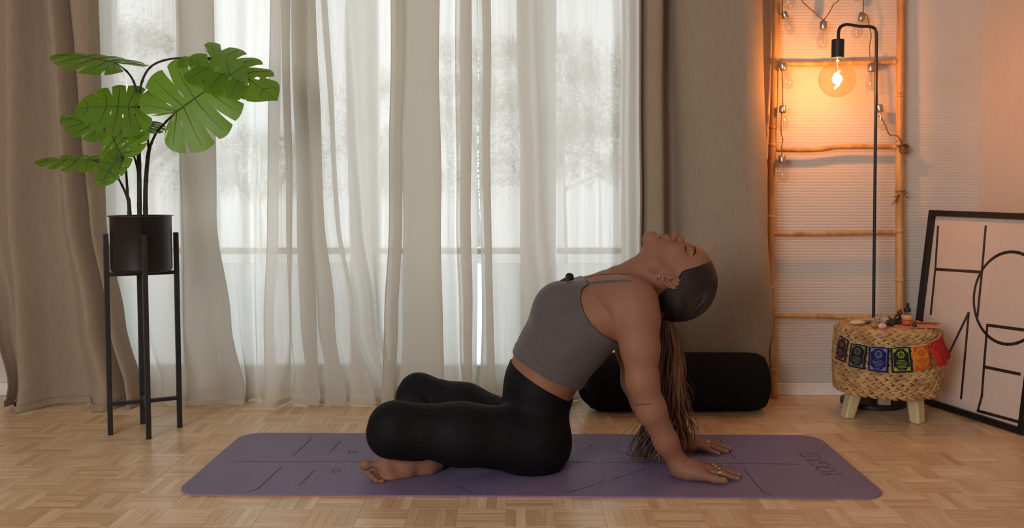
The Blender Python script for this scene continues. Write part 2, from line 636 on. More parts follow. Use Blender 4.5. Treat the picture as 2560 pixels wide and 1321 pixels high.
for p in planks:
    if id(p) in nearset:
        continue
    vs, fs = finger_geo(BL, FW, prnd.uniform(-0.0002, 0.0002))
    k = len(V)
    t = (min(1, max(0, prnd.gauss(0.5, 0.13) + p[3])), prnd.random(), prnd.random(), 1)
    for a, b, z in vs:
        V.append((p[0] + a, p[1] + b, z) if p[2] else (p[0] - b, p[1] + a, z))
    for f in fs:
        Fc.append(tuple(i + k for i in f))
        T += [t] * len(f)
        U += [vs[i][:2] for i in f]
o = link('parquet_field', tone_mesh('parquet_field', V, Fc, T, U), None, floor)
o['kind'] = 'stuff'

# ------------------------------------------------------------------ outdoors: ground and trees beyond the glass, haze put into their colours
m = MB()
m.box((0, 34, -3.6), (120, 60, 0.2))
structure(m.build('ground_outside', mat('hazed_ground', srgb(222, 226, 224), 0.9, nscale=(0.3, 0.3, 0.3))))  # bluish-white haze painted into the ground colour
M_fol = [foliage_mat('hazy_foliage', srgb(124, 131, 116), srgb(148, 154, 140)), foliage_mat('hazy_autumn_foliage', srgb(146, 138, 122), srgb(164, 156, 142))]  # leaf colours greyed and paled to carry the haze
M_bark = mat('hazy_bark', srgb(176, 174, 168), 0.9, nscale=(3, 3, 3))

def tree(label, x, y, top, rad, seed, mi):
    r = random.Random(seed)
    t = thing('tree', label, 'tree', (x, y, -3.5))
    m = MB()
    m.tube([(x, y, -3.5), (x + 0.1, y, -1), (x, y, top - rad)], [0.22, 0.16, 0.06], 8)
    for k in range(6):
        a = r.uniform(0, 6.28)
        z0 = r.uniform(min(0.6, top - rad - 0.1), top - rad)
        m.tube([(x, y, z0), (x + math.cos(a) * rad * 0.4, y + math.sin(a) * rad * 0.4, z0 + 0.5), (x + math.cos(a) * rad * 0.8, y + math.sin(a) * rad * 0.8, z0 + 1.0)], [0.07, 0.05, 0.02], 6)
    m.build('trunk', M_bark, t)
    V, Fs = [], []
    for c in range(60):
        z = r.uniform(-1.6, 1.0)
        lim = rad * (1.0 - 0.55 * max(0, z))
        a, q = r.uniform(0, 6.28), math.sqrt(r.random()) * lim
        fs_ = rad / 1.6
        c0 = Vector((x + math.cos(a) * q, y + math.sin(a) * q, top - rad + z * rad * 0.95))
        if c0.z < 0.7:
            continue
        cr = r.uniform(0.25, 0.55) * fs_
        for l in range(110):
            d = Vector((r.gauss(0, 1), r.gauss(0, 1), r.gauss(0, 0.8)))
            p = c0 + d * (cr * 0.45)
            u = Vector((r.gauss(0, 1), r.gauss(0, 1), r.gauss(0, 1))).normalized() * r.uniform(0.025, 0.055) * fs_
            w = u.orthogonal().normalized() * r.uniform(0.015, 0.03) * fs_
            k = len(V)
            V += [tuple(p - u), tuple(p + w), tuple(p + u), tuple(p - w)]
            Fs.append((k, k + 1, k + 2, k + 3))
    me = bpy.data.meshes.new('foliage')
    me.from_pydata([(v[0] - x, v[1] - y, v[2] + 3.5) for v in V], [], Fs)
    o = link('foliage', me, M_fol[mi], t)
    o['kind'] = 'stuff'
for (lab, px, y, py, rad, s, mi) in (
        ('hazy tree behind the sheer curtain beside the beige drape on the plant side', 310, 13, 60, 1.4, 11, 0),
        ('low hazy tree seen through the sheer beneath the tall monstera leaf', 640, 16.5, 330, 1.2, 12, 0),
        ('hazy tree outside seen between the two gathered cream folds', 965, 20, 150, 1.7, 13, 0),
        ('pale rounded tree outside behind the middle of the sheer curtains', 1180, 24, 90, 2.4, 14, 1),
        ('tall hazy tree outside nearest the beige drape behind the ladder side', 1400, 29, 70, 2.7, 15, 0),
        ('brownish hazy tree outside tight against the window edge by the bolster', 1540, 35, 130, 3.4, 16, 1)):
    p = at(px, py, y)
    tree(lab, p.x, y, p.z, rad, s, mi)

# ------------------------------------------------------------------ curtains
LV = (0, 540, 800, 1000)

def curtain(name, label, cat, keys, Y0, m, zb=0.004, seed=1, puddle=0.03, group=None, thick=0.0, top=2.42, lowk=0.5):
    """keys: (x at each image level, depth towards the room) along the folded cloth"""
    nz = 60
    levels = [CH + (at(0, y, Y0).z - CH) for y in LV]
    zs = [top - (top - zb) * ((i / nz) ** 0.85) for i in range(nz + 1)]
    rows = []
    for z in zs:
        ctrl = []
        for key in keys:
            xs = [at(x, y, Y0).x for x, y in zip(key[:4], LV)]
            if z >= levels[0]:
                x = xs[0]
            elif z <= levels[3]:
                x = xs[3] + (xs[3] - xs[2]) * (levels[3] - z) / (levels[2] - levels[3]) * 0.6
            else:
                for i in range(3):
                    if levels[i] >= z >= levels[i + 1]:
                        t = (levels[i] - z) / (levels[i] - levels[i + 1])
                        ts = t * t * (3 - 2 * t) if i else t
                        x = xs[i] + (xs[i + 1] - xs[i]) * ts
            dy = key[4]
            low = max(0.0, 1 - z / 0.5)
            y = Y0 - dy * (1 + lowk * low) - puddle * max(0, 1 - z / 0.10) ** 2 + 0.012 * low * pnoise(x * 9, z * 5, seed)
            x += 0.012 * max(0, 1 - z / 0.16) * pnoise(x * 23, z * 14, seed + 4) + 0.004 * pnoise(x * 14, z * 3.2, seed + 2)
            ctrl.append(Vector((x, min(y, WY - 0.012), z)))
        rows.append(catmull(ctrl, 7))
    # hem lifts a little here and there
    n = len(rows[0])
    for k in range(n):
        lift = max(0.0, pnoise(k * 0.11, seed, seed)) * 0.012
        for i in range(nz - 3, nz + 1):
            rows[i][k].z += lift * (i - nz + 4) / 4
    mb = MB()
    mb.grid(rows)
    loc = (rows[-1][n // 2].x, Y0, zb)
    o = thing(name, label, cat, loc, group)
    c = mb.build('cloth', m, o, smooth=True, solid=thick)
    hm = MB()
    for side in (0,):
        pts = [r for r in rows[-1]]
        vs = []
        for p in pts:
            vs.append([(p.x, p.y - 0.0015, p.z), (p.x, p.y - 0.0035, p.z + 0.018), (p.x, p.y - 0.0015, p.z + 0.020)])
        hm.grid(vs)
    hm.build('hem', m, o, smooth=True)
    return o

curtain('beige_curtain', 'heavy beige drape with deep folds hanging behind the potted monstera', 'curtain', [
    (-330, -200, 0, 48, 0.0), (-230, -120, 4, 50, 0.04), (-120, -50, 14, 54, 0.02), (-40, -8, 34, 60, 0.0), (20, 34, 60, 80, 0.055), (52, 54, 80, 100, 0.075), (90, 100, 125, 150, 0.01),
    (118, 150, 185, 215, -0.02), (133, 176, 222, 262, 0.05), (150, 195, 246, 295, 0.065), (172, 222, 272, 322, 0.0), (172, 224, 272, 325, -0.02), (190, 236, 286, 338, 0.045), (226, 248, 300, 350, 0.03), (236, 254, 302, 347, -0.03)],
    3.40, M_beige, seed=2, puddle=0.03, thick=0.002)
curtain('beige_curtain', 'heavy beige drape hanging behind the black bolster and beside the ladder', 'curtain', [
    (1592, 1596, 1600, 1606, -0.03), (1596, 1599, 1603, 1608, 0.03), (1606, 1607, 1612, 1616, 0.0), (1616, 1618, 1622, 1630, 0.045), (1648, 1652, 1662, 1668, 0.055), (1660, 1666, 1680, 1684, -0.02),
    (1676, 1690, 1696, 1698, -0.025), (1690, 1708, 1716, 1712, 0.05), (1740, 1752, 1760, 1750, 0.11), (1790, 1800, 1812, 1800, 0.135), (1840, 1850, 1866, 1845, 0.15), (1872, 1886, 1900, 1876, 0.135), (1888, 1902, 1916, 1892, 0.09), (1894, 1908, 1922, 1896, 0.03), (1884, 1900, 1912, 1888, -0.05)],
    3.485, M_beige, seed=5, puddle=0.0, thick=0.002, lowk=-0.75)
SG = 'sheer curtain panels across the windows'
curtain('sheer_curtain', 'flat sheer white curtain panel behind the monstera and plant stand', 'curtain', [
    (205, 222, 250, 290, -0.01), (250, 268, 290, 330, 0.02), (300, 316, 345, 390, -0.02), (345, 358, 380, 420, 0.01), (388, 398, 412, 452, 0.03), (455, 470, 482, 520, 0.04), (440, 462, 478, 505, -0.01),
    (462, 466, 474, 488, 0.05), (500, 506, 530, 560, 0.055), (545, 552, 590, 632, 0.05), (470, 500, 525, 560, -0.02), (552, 566, 592, 625, 0.0), (590, 596, 606, 625, 0.02), (622, 628, 632, 640, -0.01), (656, 652, 650, 655, 0.02), (700, 692, 680, 690, -0.02)],
    3.47, M_sheer, seed=1, group=SG)
curtain('sheer_curtain', 'tightly gathered cream sheer panel sweeping outwards right beside the monstera', 'curtain', [
    (682, 676, 668, 672, 0.03), (690, 684, 676, 682, 0.06), (735, 738, 736, 716, 0.055), (700, 715, 722, 735, -0.01), (722, 732, 738, 752, 0.03), (768, 786, 800, 812, 0.06), (728, 742, 750, 768, 0.0), (750, 764, 775, 790, 0.02), (796, 818, 845, 880, 0.055), (740, 770, 790, 820, -0.015), (776, 806, 832, 868, 0.02),
    (824, 856, 892, 948, 0.05), (800, 838, 876, 925, -0.01), (838, 888, 930, 978, 0.03), (872, 905, 940, 985, -0.01), (908, 925, 945, 985, 0.015), (948, 952, 958, 985, -0.01), (996, 990, 985, 988, 0.01)],
    3.45, M_sheer, seed=6, group=SG)
curtain('sheer_curtain', 'straight gathered sheer panel falling directly behind the far bent knee', 'curtain', [
    (981, 975, 966, 960, 0.03), (992, 984, 975, 970, 0.06), (1016, 1010, 1000, 994, 0.05), (990, 985, 980, 976, -0.01), (1018, 1014, 1008, 1002, 0.03), (1070, 1072, 1078, 1082, 0.06), (1098, 1102, 1108, 1112, 0.05), (1010, 1008, 1004, 1000, -0.01), (1052, 1056, 1060, 1062, 0.02),
    (1106, 1110, 1116, 1122, 0.03), (1136, 1140, 1146, 1152, -0.01), (1146, 1148, 1154, 1160, 0.04), (1182, 1180, 1182, 1185, 0.05), (1150, 1152, 1158, 1164, 0.0), (1196, 1193, 1192, 1194, 0.01)],
    3.45, M_sheer, seed=3, group=SG)
curtain('sheer_curtain', 'widest sheer curtain panel spread out behind the chest and throat of the person', 'curtain', [
    (1192, 1200, 1204, 1200, -0.01), (1205, 1210, 1214, 1212, 0.035), (1226, 1228, 1234, 1240, 0.05), (1204, 1208, 1214, 1218, 0.0), (1248, 1256, 1266, 1276, 0.02), (1286, 1300, 1316, 1326, 0.05), (1312, 1330, 1346, 1356, 0.055), (1290, 1306, 1322, 1332, 0.0),
    (1346, 1364, 1380, 1392, 0.04), (1356, 1372, 1386, 1394, -0.01), (1410, 1418, 1424, 1430, 0.015), (1450, 1456, 1460, 1464, -0.015), (1490, 1492, 1494, 1498, 0.01), (1530, 1530, 1530, 1532, -0.015), (1552, 1552, 1552, 1552, 0.03), (1568, 1568, 1568, 1568, 0.0), (1590, 1592, 1592, 1592, 0.02), (1606, 1606, 1606, 1606, -0.02)],
    3.48, M_sheer, seed=9, group=SG)

# ------------------------------------------------------------------ yoga mat
MC = (Vector(gnd(432, 1243)) + gnd(2217, 1251) + gnd(607, 1087) + gnd(2050, 1093)) / 4
ang = math.radians(-0.9)
mR = Matrix.Rotation(ang, 3, 'Z')
yoga = thing('yoga_mat', 'purple rubber yoga mat lying on the parquet under the seated person', 'yoga mat', (MC.x, MC.y, 0))
def rrect(L, W, r, z, n=10):
    pts = []
    for sx, sy, a0 in ((1, 1, 0), (-1, 1, 90), (-1, -1, 180), (1, -1, 270)):
        for k in range(n + 1):
            a = math.radians(a0 + 90 * k / n)
            pts.append(MC + mR @ Vector((sx * (L / 2 - r) + r * math.cos(a), sy * (W / 2 - r) + r * math.sin(a), 0)) + Vector((0, 0, z)))
    return pts
def slab(name, L, W, r, z0, z1, m):
    mb = MB()
    c = 0.0008
    rings = [rrect(L - 2 * c, W - 2 * c, r, z0), rrect(L, W, r, z0 + c), rrect(L, W, r, z1 - c), rrect(L - 2 * c, W - 2 * c, r, z1)]
    mb.grid([list(x) for x in rings], closed=True)
    k = len(rings[0])
    mb.f.append(tuple(3 * k + i for i in range(k)))
    mb.f.append(tuple(k - 1 - i for i in range(k)))
    return mb.build(name, m, yoga)
MZ = 0.0065
slab('top_layer', 1.845, 0.604, 0.07, 0.0030, MZ, M_mat)
slab('bottom_layer', 1.842, 0.601, 0.07, 0.0003, 0.0030, M_matunder)
def stroke(mb, pts, w, z):
    """flat inked line lying on the mat"""
    for a, b in zip(pts[:-1], pts[1:]):
        a, b = Vector((a[0], a[1], z)), Vector((b[0], b[1], z))
        d = (b - a).normalized()
        s = Vector((-d.y, d.x, 0)) * (w / 2)
        a2, b2 = a - d * w * 0.3, b + d * w * 0.3
        mb.add([a2 - s, b2 - s, b2 + s, a2 + s], [(0, 1, 2, 3)])
ml = MB()
def G(p): return gnd(p[0], p[1], MZ)
for pts in ([(732, 1141), (778, 1098), (771, 1094)], [(823, 1134), (852, 1103)], [(576, 1154), (904, 1154.5)], [(705, 1167), (646, 1222), (623, 1229)],
            [(787, 1176), (747, 1216)], [(1138, 1214), (1181, 1232)], [(1410, 1095), (1468, 1110)], [(1475, 1112), (1482, 1114)], [(1503, 1119), (1512, 1121)], [(1532, 1127), (1587, 1140)],
            [(904, 1154.5), (1580, 1157)], [(1580, 1157), (1997, 1161.5)], [(1415, 1234), (1487, 1213)], [(1496, 1210), (1506, 1207)], [(1530, 1200), (1614, 1173)],
            [(1810, 1098), (1801, 1102), (1837, 1148)], [(1860, 1174), (1907, 1231), (1929, 1239)], [(1096, 1095), (1150, 1109)]):
    stroke(ml, [G(p) for p in pts], 0.0032, MZ + 0.0003)
for cx, cy in ((880, 1131.5), (841, 1178)):
    c = G((cx, cy))
    hp = []
    for k in range(25):
        t = 2 * math.pi * k / 24
        hp.append((c.x - 0.0011 * (13 * math.cos(t) - 5 * math.cos(2 * t) - 2 * math.cos(3 * t) - math.cos(4 * t)) * 0.8, c.y + 0.0009 * 16 * math.sin(t) ** 3))
    stroke(ml, hp, 0.0022, MZ + 0.0003)
ml.build('alignment_lines', M_matline, yoga)
LET = {'Y': ([[(0, 1), (.32, .48), (.32, 0)], [(.64, 1), (.32, .48)], [(.2, 0), (.44, 0)]], .64),
       'O': ([[(.4 + .4 * math.cos(a * math.pi / 12), .5 + .5 * math.sin(a * math.pi / 12)) for a in range(25)]], .8),
       'G': ([[(.4 + .4 * math.cos(a * math.pi / 12), .5 + .5 * math.sin(a * math.pi / 12)) for a in range(3, 22)] + [(.74, .1), (.74, .42), (.5, .42)]], .78),
       'A': ([[(0, 0), (.34, 1), (.68, 0)], [(.12, .34), (.56, .34)]], .68),
       'T': ([[(0, .92), (0, 1), (.6, 1), (.6, .92)], [(.3, 1), (.3, 0)], [(.2, 0), (.4, 0)]], .6),
       'I': ([[(.1, 0), (.1, 1)], [(0, 0), (.2, 0)], [(0, 1), (.2, 1)]], .2)}
ml = MB()
lh, adv = 0.052, 0.0
p0 = gnd(2080, 1191, MZ)
xb = gnd(2100, 1186, MZ).x
total = sum(LET[c][1] + 0.1 for c in 'YOGATI')
sc_ = (gnd(2010, 1133, MZ).y - p0.y) / total
for c in 'YOGATI':
    st, w = LET[c]
    for s_ in st:
        stroke(ml, [(xb - h * lh, p0.y + (adv + x) * sc_) for x, h in s_], 0.0028, MZ + 0.0003)
    adv += w + 0.1
ml.build('lettering', M_matline, yoga)

# ------------------------------------------------------------------ plant stand, pot, monstera
PD = 3.01
LG = [gnd(275, 1088), gnd(381, 1096), gnd(450, 1069), gnd(349, 1062)]
pc = sum(LG, Vector()) / 4
pc.z = 0
stand = thing('plant_stand', 'tall black metal plant stand with four square legs holding the pot', 'plant stand', pc)
hd = sum((l - pc).length for l in LG) / 4 + 0.002
a0 = math.atan2((LG[2] - LG[0]).y, (LG[2] - LG[0]).x)
ztop = at(440, 583, pc.y).z
zc1, zc2 = at(360, 684, pc.y).z, at(360, 1003, pc.y).z
for k in range(4):
    a = a0 + math.pi / 2 * k
    p = pc + Vector((math.cos(a), math.sin(a), 0)) * hd
    m = MB()
    R = Matrix.Rotation(a, 3, 'Z')
    m.box((p.x, p.y, ztop / 2), (0.016, 0.016, ztop), R)
    m.build('leg', M_black, stand, bevel=0.0015)
for nm, z in (('upper_brace', zc1), ('lower_brace', zc2)):
    m = MB()
    for k in range(2):
        d = Vector((math.cos(a0 + k * math.pi / 2), math.sin(a0 + k * math.pi / 2), 0)) * (hd - 0.008)
        q = pc + Vector((0, 0, z + 0.0002 * k))
        m.bar(q - d, q + d, 0.014, 0.012)
    m.build(nm, M_black, stand, bevel=0.001)
zr, zp = at(353, 539, pc.y).z, zc1 + 0.007
pr = hd - 0.012
pot = thing('plant_pot', 'round black metal planter pot with flared rim, resting in the stand', 'pot', (pc.x, pc.y, zp))
m = MB()
m.lathe([(0.002, zp), (pr - 0.008, zp), (pr - 0.002, zp + 0.005), (pr, zp + 0.012), (pr, zr - 0.004), (pr + 0.006, zr - 0.002), (pr + 0.006, zr), (pr - 0.004, zr), (pr - 0.004, zr - 0.03), (0.001, zr - 0.03)], (pc.x, pc.y, 0), 64)
m.build('pot_body', M_pot, pot, smooth=True, bevel=0)
m = MB()
m.lathe([(0.001, zr - 0.02), (pr - 0.005, zr - 0.022), (pr - 0.005, zr - 0.029)], (pc.x, pc.y, 0), 40)
m.build('soil', M_soil, pot)

mon = thing('monstera_plant', 'artificial monstera with split green leaves growing from the black pot', 'plant', (pc.x, pc.y, zr - 0.02))
def Pp(px, py, dy=0.0): return at(px, py, pc.y + dy)
def stems(name, paths):
    m = MB()
    for pts, r0, r1 in paths:
        q = catmull([Pp(*p) for p in pts], 8)
        n = len(q)
        rr = [r0 + (r1 - r0) * i / (n - 1) + (0.0007 if i % 7 == 3 else 0) for i in range(n)]
        m.tube(q, rr, 10)
    return m.build(name, M_stem, mon, smooth=True)
zt = 546
stems('stem', [([(349, zt), (348, 440), (346, 330), (347, 262)], 0.0078, 0.0062)])
stems('stem', [([(364, zt, .02), (364, 470, .02), (369, 400, .02), (374, 368, .01)], 0.0078, 0.006)])
stems('stem', [([(324, zt, -.02), (322, 505, -.02), (317, 488, -.02)], 0.0068, 0.0056)])
stems('petiole', [([(347, 268), (352, 215), (372, 172), (410, 151), (470, 144), (535, 146)], 0.0042, 0.0030)])
stems('petiole', [([(346, 268), (338, 215), (320, 182), (290, 158)], 0.0042, 0.0026)])
stems('petiole', [([(374, 370, .01), (390, 334, .05), (414, 306, .06), (428, 292, .03), (437, 283, -.065)], 0.0042, 0.0030)])
stems('petiole', [([(372, 376, .01), (369, 340, .03), (366, 322, .05)], 0.0040, 0.0026)])
stems('petiole', [([(319, 490, -.02), (316, 440, -.04), (312, 405, -.06), (302, 388, -.07)], 0.0042, 0.0028)])
stems('petiole', [([(318, 492, -.02), (308, 470, 0), (295, 446, .03), (268, 415, .06), (236, 402, .08)], 0.0040, 0.0024)])
stems('petiole', [([(347, 440), (338, 400, .02), (326, 372, .04), (300, 345, .08), (262, 325, .10)], 0.0036, 0.0022)])
stems('petiole', [([(348, 330), (344, 300, -.02), (330, 276, -.05)], 0.0036, 0.0026)])

OUT = [(0.0, 0.02), (0.09, -0.19), (0.26, -0.31), (0.45, -0.20), (0.55, 0.03), (0.56, 0.28), (0.50, 0.50), (0.40, 0.70), (0.24, 0.88), (0.0, 1.02)]
outc = catmull([(u, v, 0) for u, v in OUT], 12)
def outl(t):
    x = t * (len(outc) - 1)
    i = min(int(x), len(outc) - 2)
    return outc[i].lerp(outc[i + 1], x - i)
def leaf(base, tip, nrm, W=1.0, droop=0.10, cup=0.25, fold=0.0, seed=1, split=1.0, K=6):
    r = random.Random(seed)
    base, tip = Vector(base), Vector(tip)
    L = (tip - base).length
    d = (tip - base).normalized()
    n = Vector(nrm)
    n = (n - d * n.dot(d)).normalized()
    u = d.cross(n)
    mid = [0.0, 0.005, 0.05, 0.20, 0.38, 0.58, 1.0][:K + 1]
    oo = [0.0, 0.17, 0.36, 0.52, 0.66, 0.80, 1.0]
    def place(x, v, side, lob):
        z = -droop * max(v, 0) ** 2 - cup * x * x + fold * abs(x) + 0.012 * lob
        return base + (u * (x * side) + d * v + n * z) * L
    mb, vein = MB(), MB()
    NR, NS = 16, 8
    for side in (1, -1):
        gaps = [0.0] + [(0.012 + 0.010 * r.random()) * split for _ in range(K - 1)] + [0.0]
        starts = [0.42 + 0.22 * r.random() for _ in range(K + 1)]
        holes = [r.random() < 0.55 for _ in range(K + 1)]
        hpos = [0.24 + 0.12 * r.random() for _ in range(K + 1)]
        for i in range(K):
            rows = []
            def gp(j, q):
                if j == 0 or j == K:
                    return 0.0
                t = max(0.0, (q - starts[j]) / (1 - starts[j]))
                g = gaps[j] * (t * (2 - t)) * 0.9
                if holes[j]:
                    h = (q - hpos[j]) / 0.10
                    g += 0.020 * max(0.0, 1 - h * h) * split
                return g
            for a in range(NR + 1):
                q = a / NR
                row = []
                ga, gb = gp(i, q), gp(i + 1, q)
                for b in range(NS + 1):
                    s = b / NS
                    m0 = mid[i] + (mid[i + 1] - mid[i]) * s
                    ot = oo[i] + (oo[i + 1] - oo[i]) * s
                    ot2 = ot + ga * (1 - s) - gb * s
                    wmid = (mid[i + 1] - mid[i])
                    mm = m0 + (ga * (1 - s) - gb * s) * (wmid * 2.2 if wmid > .02 else 0) * (1 - q)
                    o = outl(ot2)
                    bend = 0.10 * q * (1 - q)
                    x = o.x * W * q
                    v = mm + (o.y - mm) * (q ** 1.12) - bend * (0.3 if i < 2 else 1) * 0.6
                    tipr = (1 - 0.05 * (2 * s - 1) ** 2 * q * split)
                    row.append(place(x * tipr, v, side, math.sin(s * math.pi) * q))
                rows.append(row)
            mb.grid(rows if side > 0 else [list(reversed(x)) for x in rows])
            c = NS // 2
            vein.tube([rows[a][c] + n * (0.0008) for a in range(0, NR - 1, 2)], [0.0013 * (1 - a / NR) + 0.0003 for a in range(0, NR - 1, 2)], 5)
    vein.tube([place(0, t / 10, 1, 0) + n * 0.0005 for t in range(0, 11)], [0.0030 * (1 - t / 11) + 0.0005 for t in range(11)], 6)
    o = mb.build('leaf', M_leaf, mon, smooth=True)
    vein.build('leaf_veins', M_vein, o, smooth=True)
    return o
leaf(Pp(437, 282, -.07), Pp(607, 158, -.05), (-0.10, -1, 0.12), W=1.05, droop=0.08, cup=0.22, seed=4, split=1.0)
leaf(Pp(532, 147, 0.0), Pp(692, 224, -.06), (0.22, -0.62, 0.75), W=0.95, droop=0.16, cup=0.35, seed=8, split=1.6)
leaf(Pp(288, 158, 0.0), Pp(138, 116, .06), (0.16, -0.34, 0.92), W=0.95, droop=0.12, cup=0.30, seed=15)
leaf(Pp(338, 268, -.05), Pp(186, 256, -.10), (-0.10, -0.80, 0.58), W=1.12, droop=0.18, cup=0.30, seed=22, split=0.8)
leaf(Pp(262, 325, .10), Pp(154, 280, .14), (0.05, -0.5, 0.86), W=0.8, droop=0.10, cup=0.3, seed=31)
leaf(Pp(302, 388, -.07), Pp(262, 308, .02), (-0.30, -0.95, 0.10), W=1.25, droop=0.10, cup=0.20, fold=-0.12, seed=41, split=0.8)
leaf(Pp(296, 392, -.06), Pp(244, 464, -.10), (-0.30, -0.95, 0.10), W=0.85, droop=0.10, cup=0.25, seed=44, split=0.5)
leaf(Pp(236, 402, .08), Pp(84, 392, .06), (0.03, -0.36, 0.93), W=0.80, droop=0.10, cup=0.34, seed=53, split=1.5)
leaf(Pp(366, 322, .05), Pp(392, 296, .16), (0.2, -0.6, 0.8), W=0.8, droop=0.1, cup=0.3, seed=61)

# ------------------------------------------------------------------ bolster and grey block
bz = 0.104
bl, br_ = at(1462, 955, 3.30), at(1916, 955, 3.30)
bol = thing('bolster', 'black cylindrical yoga bolster lying on the floor behind the arms', 'bolster', ((bl.x + br_.x) / 2, 3.30, 0.0))
ax = Matrix(((0, 0, 1), (0, 1, 0), (-1, 0, 0)))
Lb = br_.x - bl.x
m = MB()
prof = [(0.001, 0.0), (0.05, 0.001), (0.075, 0.006), (0.093, 0.020), (0.102, 0.045), (bz, 0.08), (bz + 0.001, Lb / 2), (bz, Lb - 0.07), (0.101, Lb - 0.035), (0.090, Lb - 0.012), (0.07, Lb - 0.002), (0.001, Lb)]
m.lathe(prof, (bl.x, 3.30, bz), 56, ax)
m.build('cover', M_bolster, bol, smooth=True)
m = MB()
hp = [Vector((bl.x + 0.02, 3.30 - 0.06, bz + 0.06)), Vector((bl.x - 0.012, 3.30 - 0.05, bz + 0.035)), Vector((bl.x - 0.018, 3.30 - 0.045, bz)), Vector((bl.x - 0.008, 3.30 - 0.05, bz - 0.04)), Vector((bl.x + 0.02, 3.30 - 0.06, bz - 0.065))]
m.tube(catmull(hp, 6), 0.006, 6, flat=2.2)
m.build('carry_handle', M_bolster, bol, smooth=True)
m = MB()
m.tube([(bl.x + 0.05, 3.30 + 0.1042 * math.cos(a), bz + 0.1042 * math.sin(a)) for a in [k * math.pi / 20 for k in range(41)]], 0.0018, 5, caps=False)
m.build('seam', M_bolster, bol)

b1 = gnd(1428, 1021)
m = MB()
m.box((b1.x - 0.115, b1.y + 0.08, 0.0385), (0.23, 0.15, 0.077))
tag(m.build('yoga_block', M_grey, bevel=0.006), 'grey foam yoga block lying on the floor behind the hips', 'yoga block')

# ------------------------------------------------------------------ bamboo ladder
lad = thing('bamboo_ladder', 'bamboo ladder leaning on the papered wall beside the black floor lamp', 'ladder', (at(2092, 995, 3.49).x, 3.49, 0))
def lpt(px, py):
    z0 = at(px, py, 3.5).z
    Y = 3.49 + 0.035 * max(0, min(1.2, z0 / 1.7)) + 0.0
    return at(px, py, Y)
def cane(name, pts, r, nodes, seed, ext=None):
    rr = random.Random(seed)
    q = catmull(pts, 12)
    n = len(q)
    rad = []
    for i, p in enumerate(q):
        rad.append(r * (1 + 0.03 * math.sin(i * 0.7 + seed)))
    m = MB()
    m.tube(q, rad, 14)
    o = m.build(name, M_bamboo, lad, smooth=True)
    for t in nodes:
        nm = MB()
        x = t * (n - 1)
        i = min(int(x), n - 2)
        p = q[i].lerp(q[i + 1], x - i)
        d = (q[i + 1] - q[i]).normalized()
        nm.tube([p - d * 0.008, p - d * 0.002, p - d * 0.0008, p + d * 0.0008, p + d * 0.003, p + d * 0.008], [r * 1.0, r * 1.09, r * 1.16, r * 1.05, r * 1.16, r * 1.0], 14)
        nm.build('node_ring', M_bamboo, o, smooth=True)
    return o
LP = [lpt(1944, -420), lpt(1942, -60), lpt(1937, 200), lpt(1929, 420), lpt(1926, 620), lpt(1928, 800), gnd(1936, 994, 0.004)]
cane('rail', LP, 0.0142, [0.30, 0.42, 0.455, 0.60, 0.76, 0.93], 3)
RP = [lpt(2254, -420), lpt(2253, -60), lpt(2251, 200), lpt(2249, 420), lpt(2249, 620), lpt(2250, 800), gnd(2252, 992, 0.004)]
cane('rail', RP, 0.0150, [0.20, 0.36, 0.46, 0.63, 0.74, 0.90], 5)
for ya, yb, xa, xb_, sd in ((-66, -64, 1938, 2256, 1), (159, 154, 1934, 2254, 2), (374, 368, 1930, 2254, 3), (584, 581, 1924, 2252, 4), (790, 794, 1926, 2252, 5)):
    cane('rung', [lpt(xa, ya), lpt(xa + 100, ya + 1), lpt((xa + xb_) / 2 + 20, (ya + yb) / 2 - (4 if ya == 374 else -1)), lpt(xb_, yb)], 0.0092, [0.06, 0.45, 0.7, 0.94][sd % 2:], sd)
m = MB()
for k in range(7):
    q = lpt(2252 + k * 0.7, 362 + k * 3)
    m.tube([q + Vector((0.019 * math.cos(a), 0.019 * math.sin(a), 0.006 * math.sin(a))) for a in [j * math.pi / 8 for j in range(17)]], 0.0028, 5, caps=False)
q = lpt(2262, 372)
m.tube(catmull([lpt(2240, 366) + Vector((0, -.015, 0)), lpt(2256, 360) + Vector((0, -.024, 0)), lpt(2266, 368) + Vector((0, -.016, 0)), lpt(2264, 380) + Vector((0, -.012, 0))], 5), 0.004, 6)
m.build('rope_lashing', M_twine, lad, smooth=True)
m = MB()
for k, (dx, dy, ex, ey) in enumerate(((-6, 0, -24, 30), (-4, 6, -16, 26), (6, 2, 16, -4), (8, 6, 18, 12), (-2, 2, -22, 10))):
    m.tube([lpt(2250 + dx, 484 + dy) + Vector((0, -0.012, 0)), lpt(2250 + (dx + ex) / 2, 484 + (dy + ey) / 2) + Vector((0, -0.016, 0)), lpt(2250 + ex, 484 + ey) + Vector((0, -0.012, 0))], [0.003, 0.0025, 0.001], 6)
m.tube([lpt(2250, 482) + Vector((0.0165 * math.cos(a), 0.0165 * math.sin(a), 0.004 * a / 6)) for a in [j * math.pi / 8 for j in range(33)]], 0.0018, 5)
m.build('twig_tie', M_twine, lad, smooth=True)

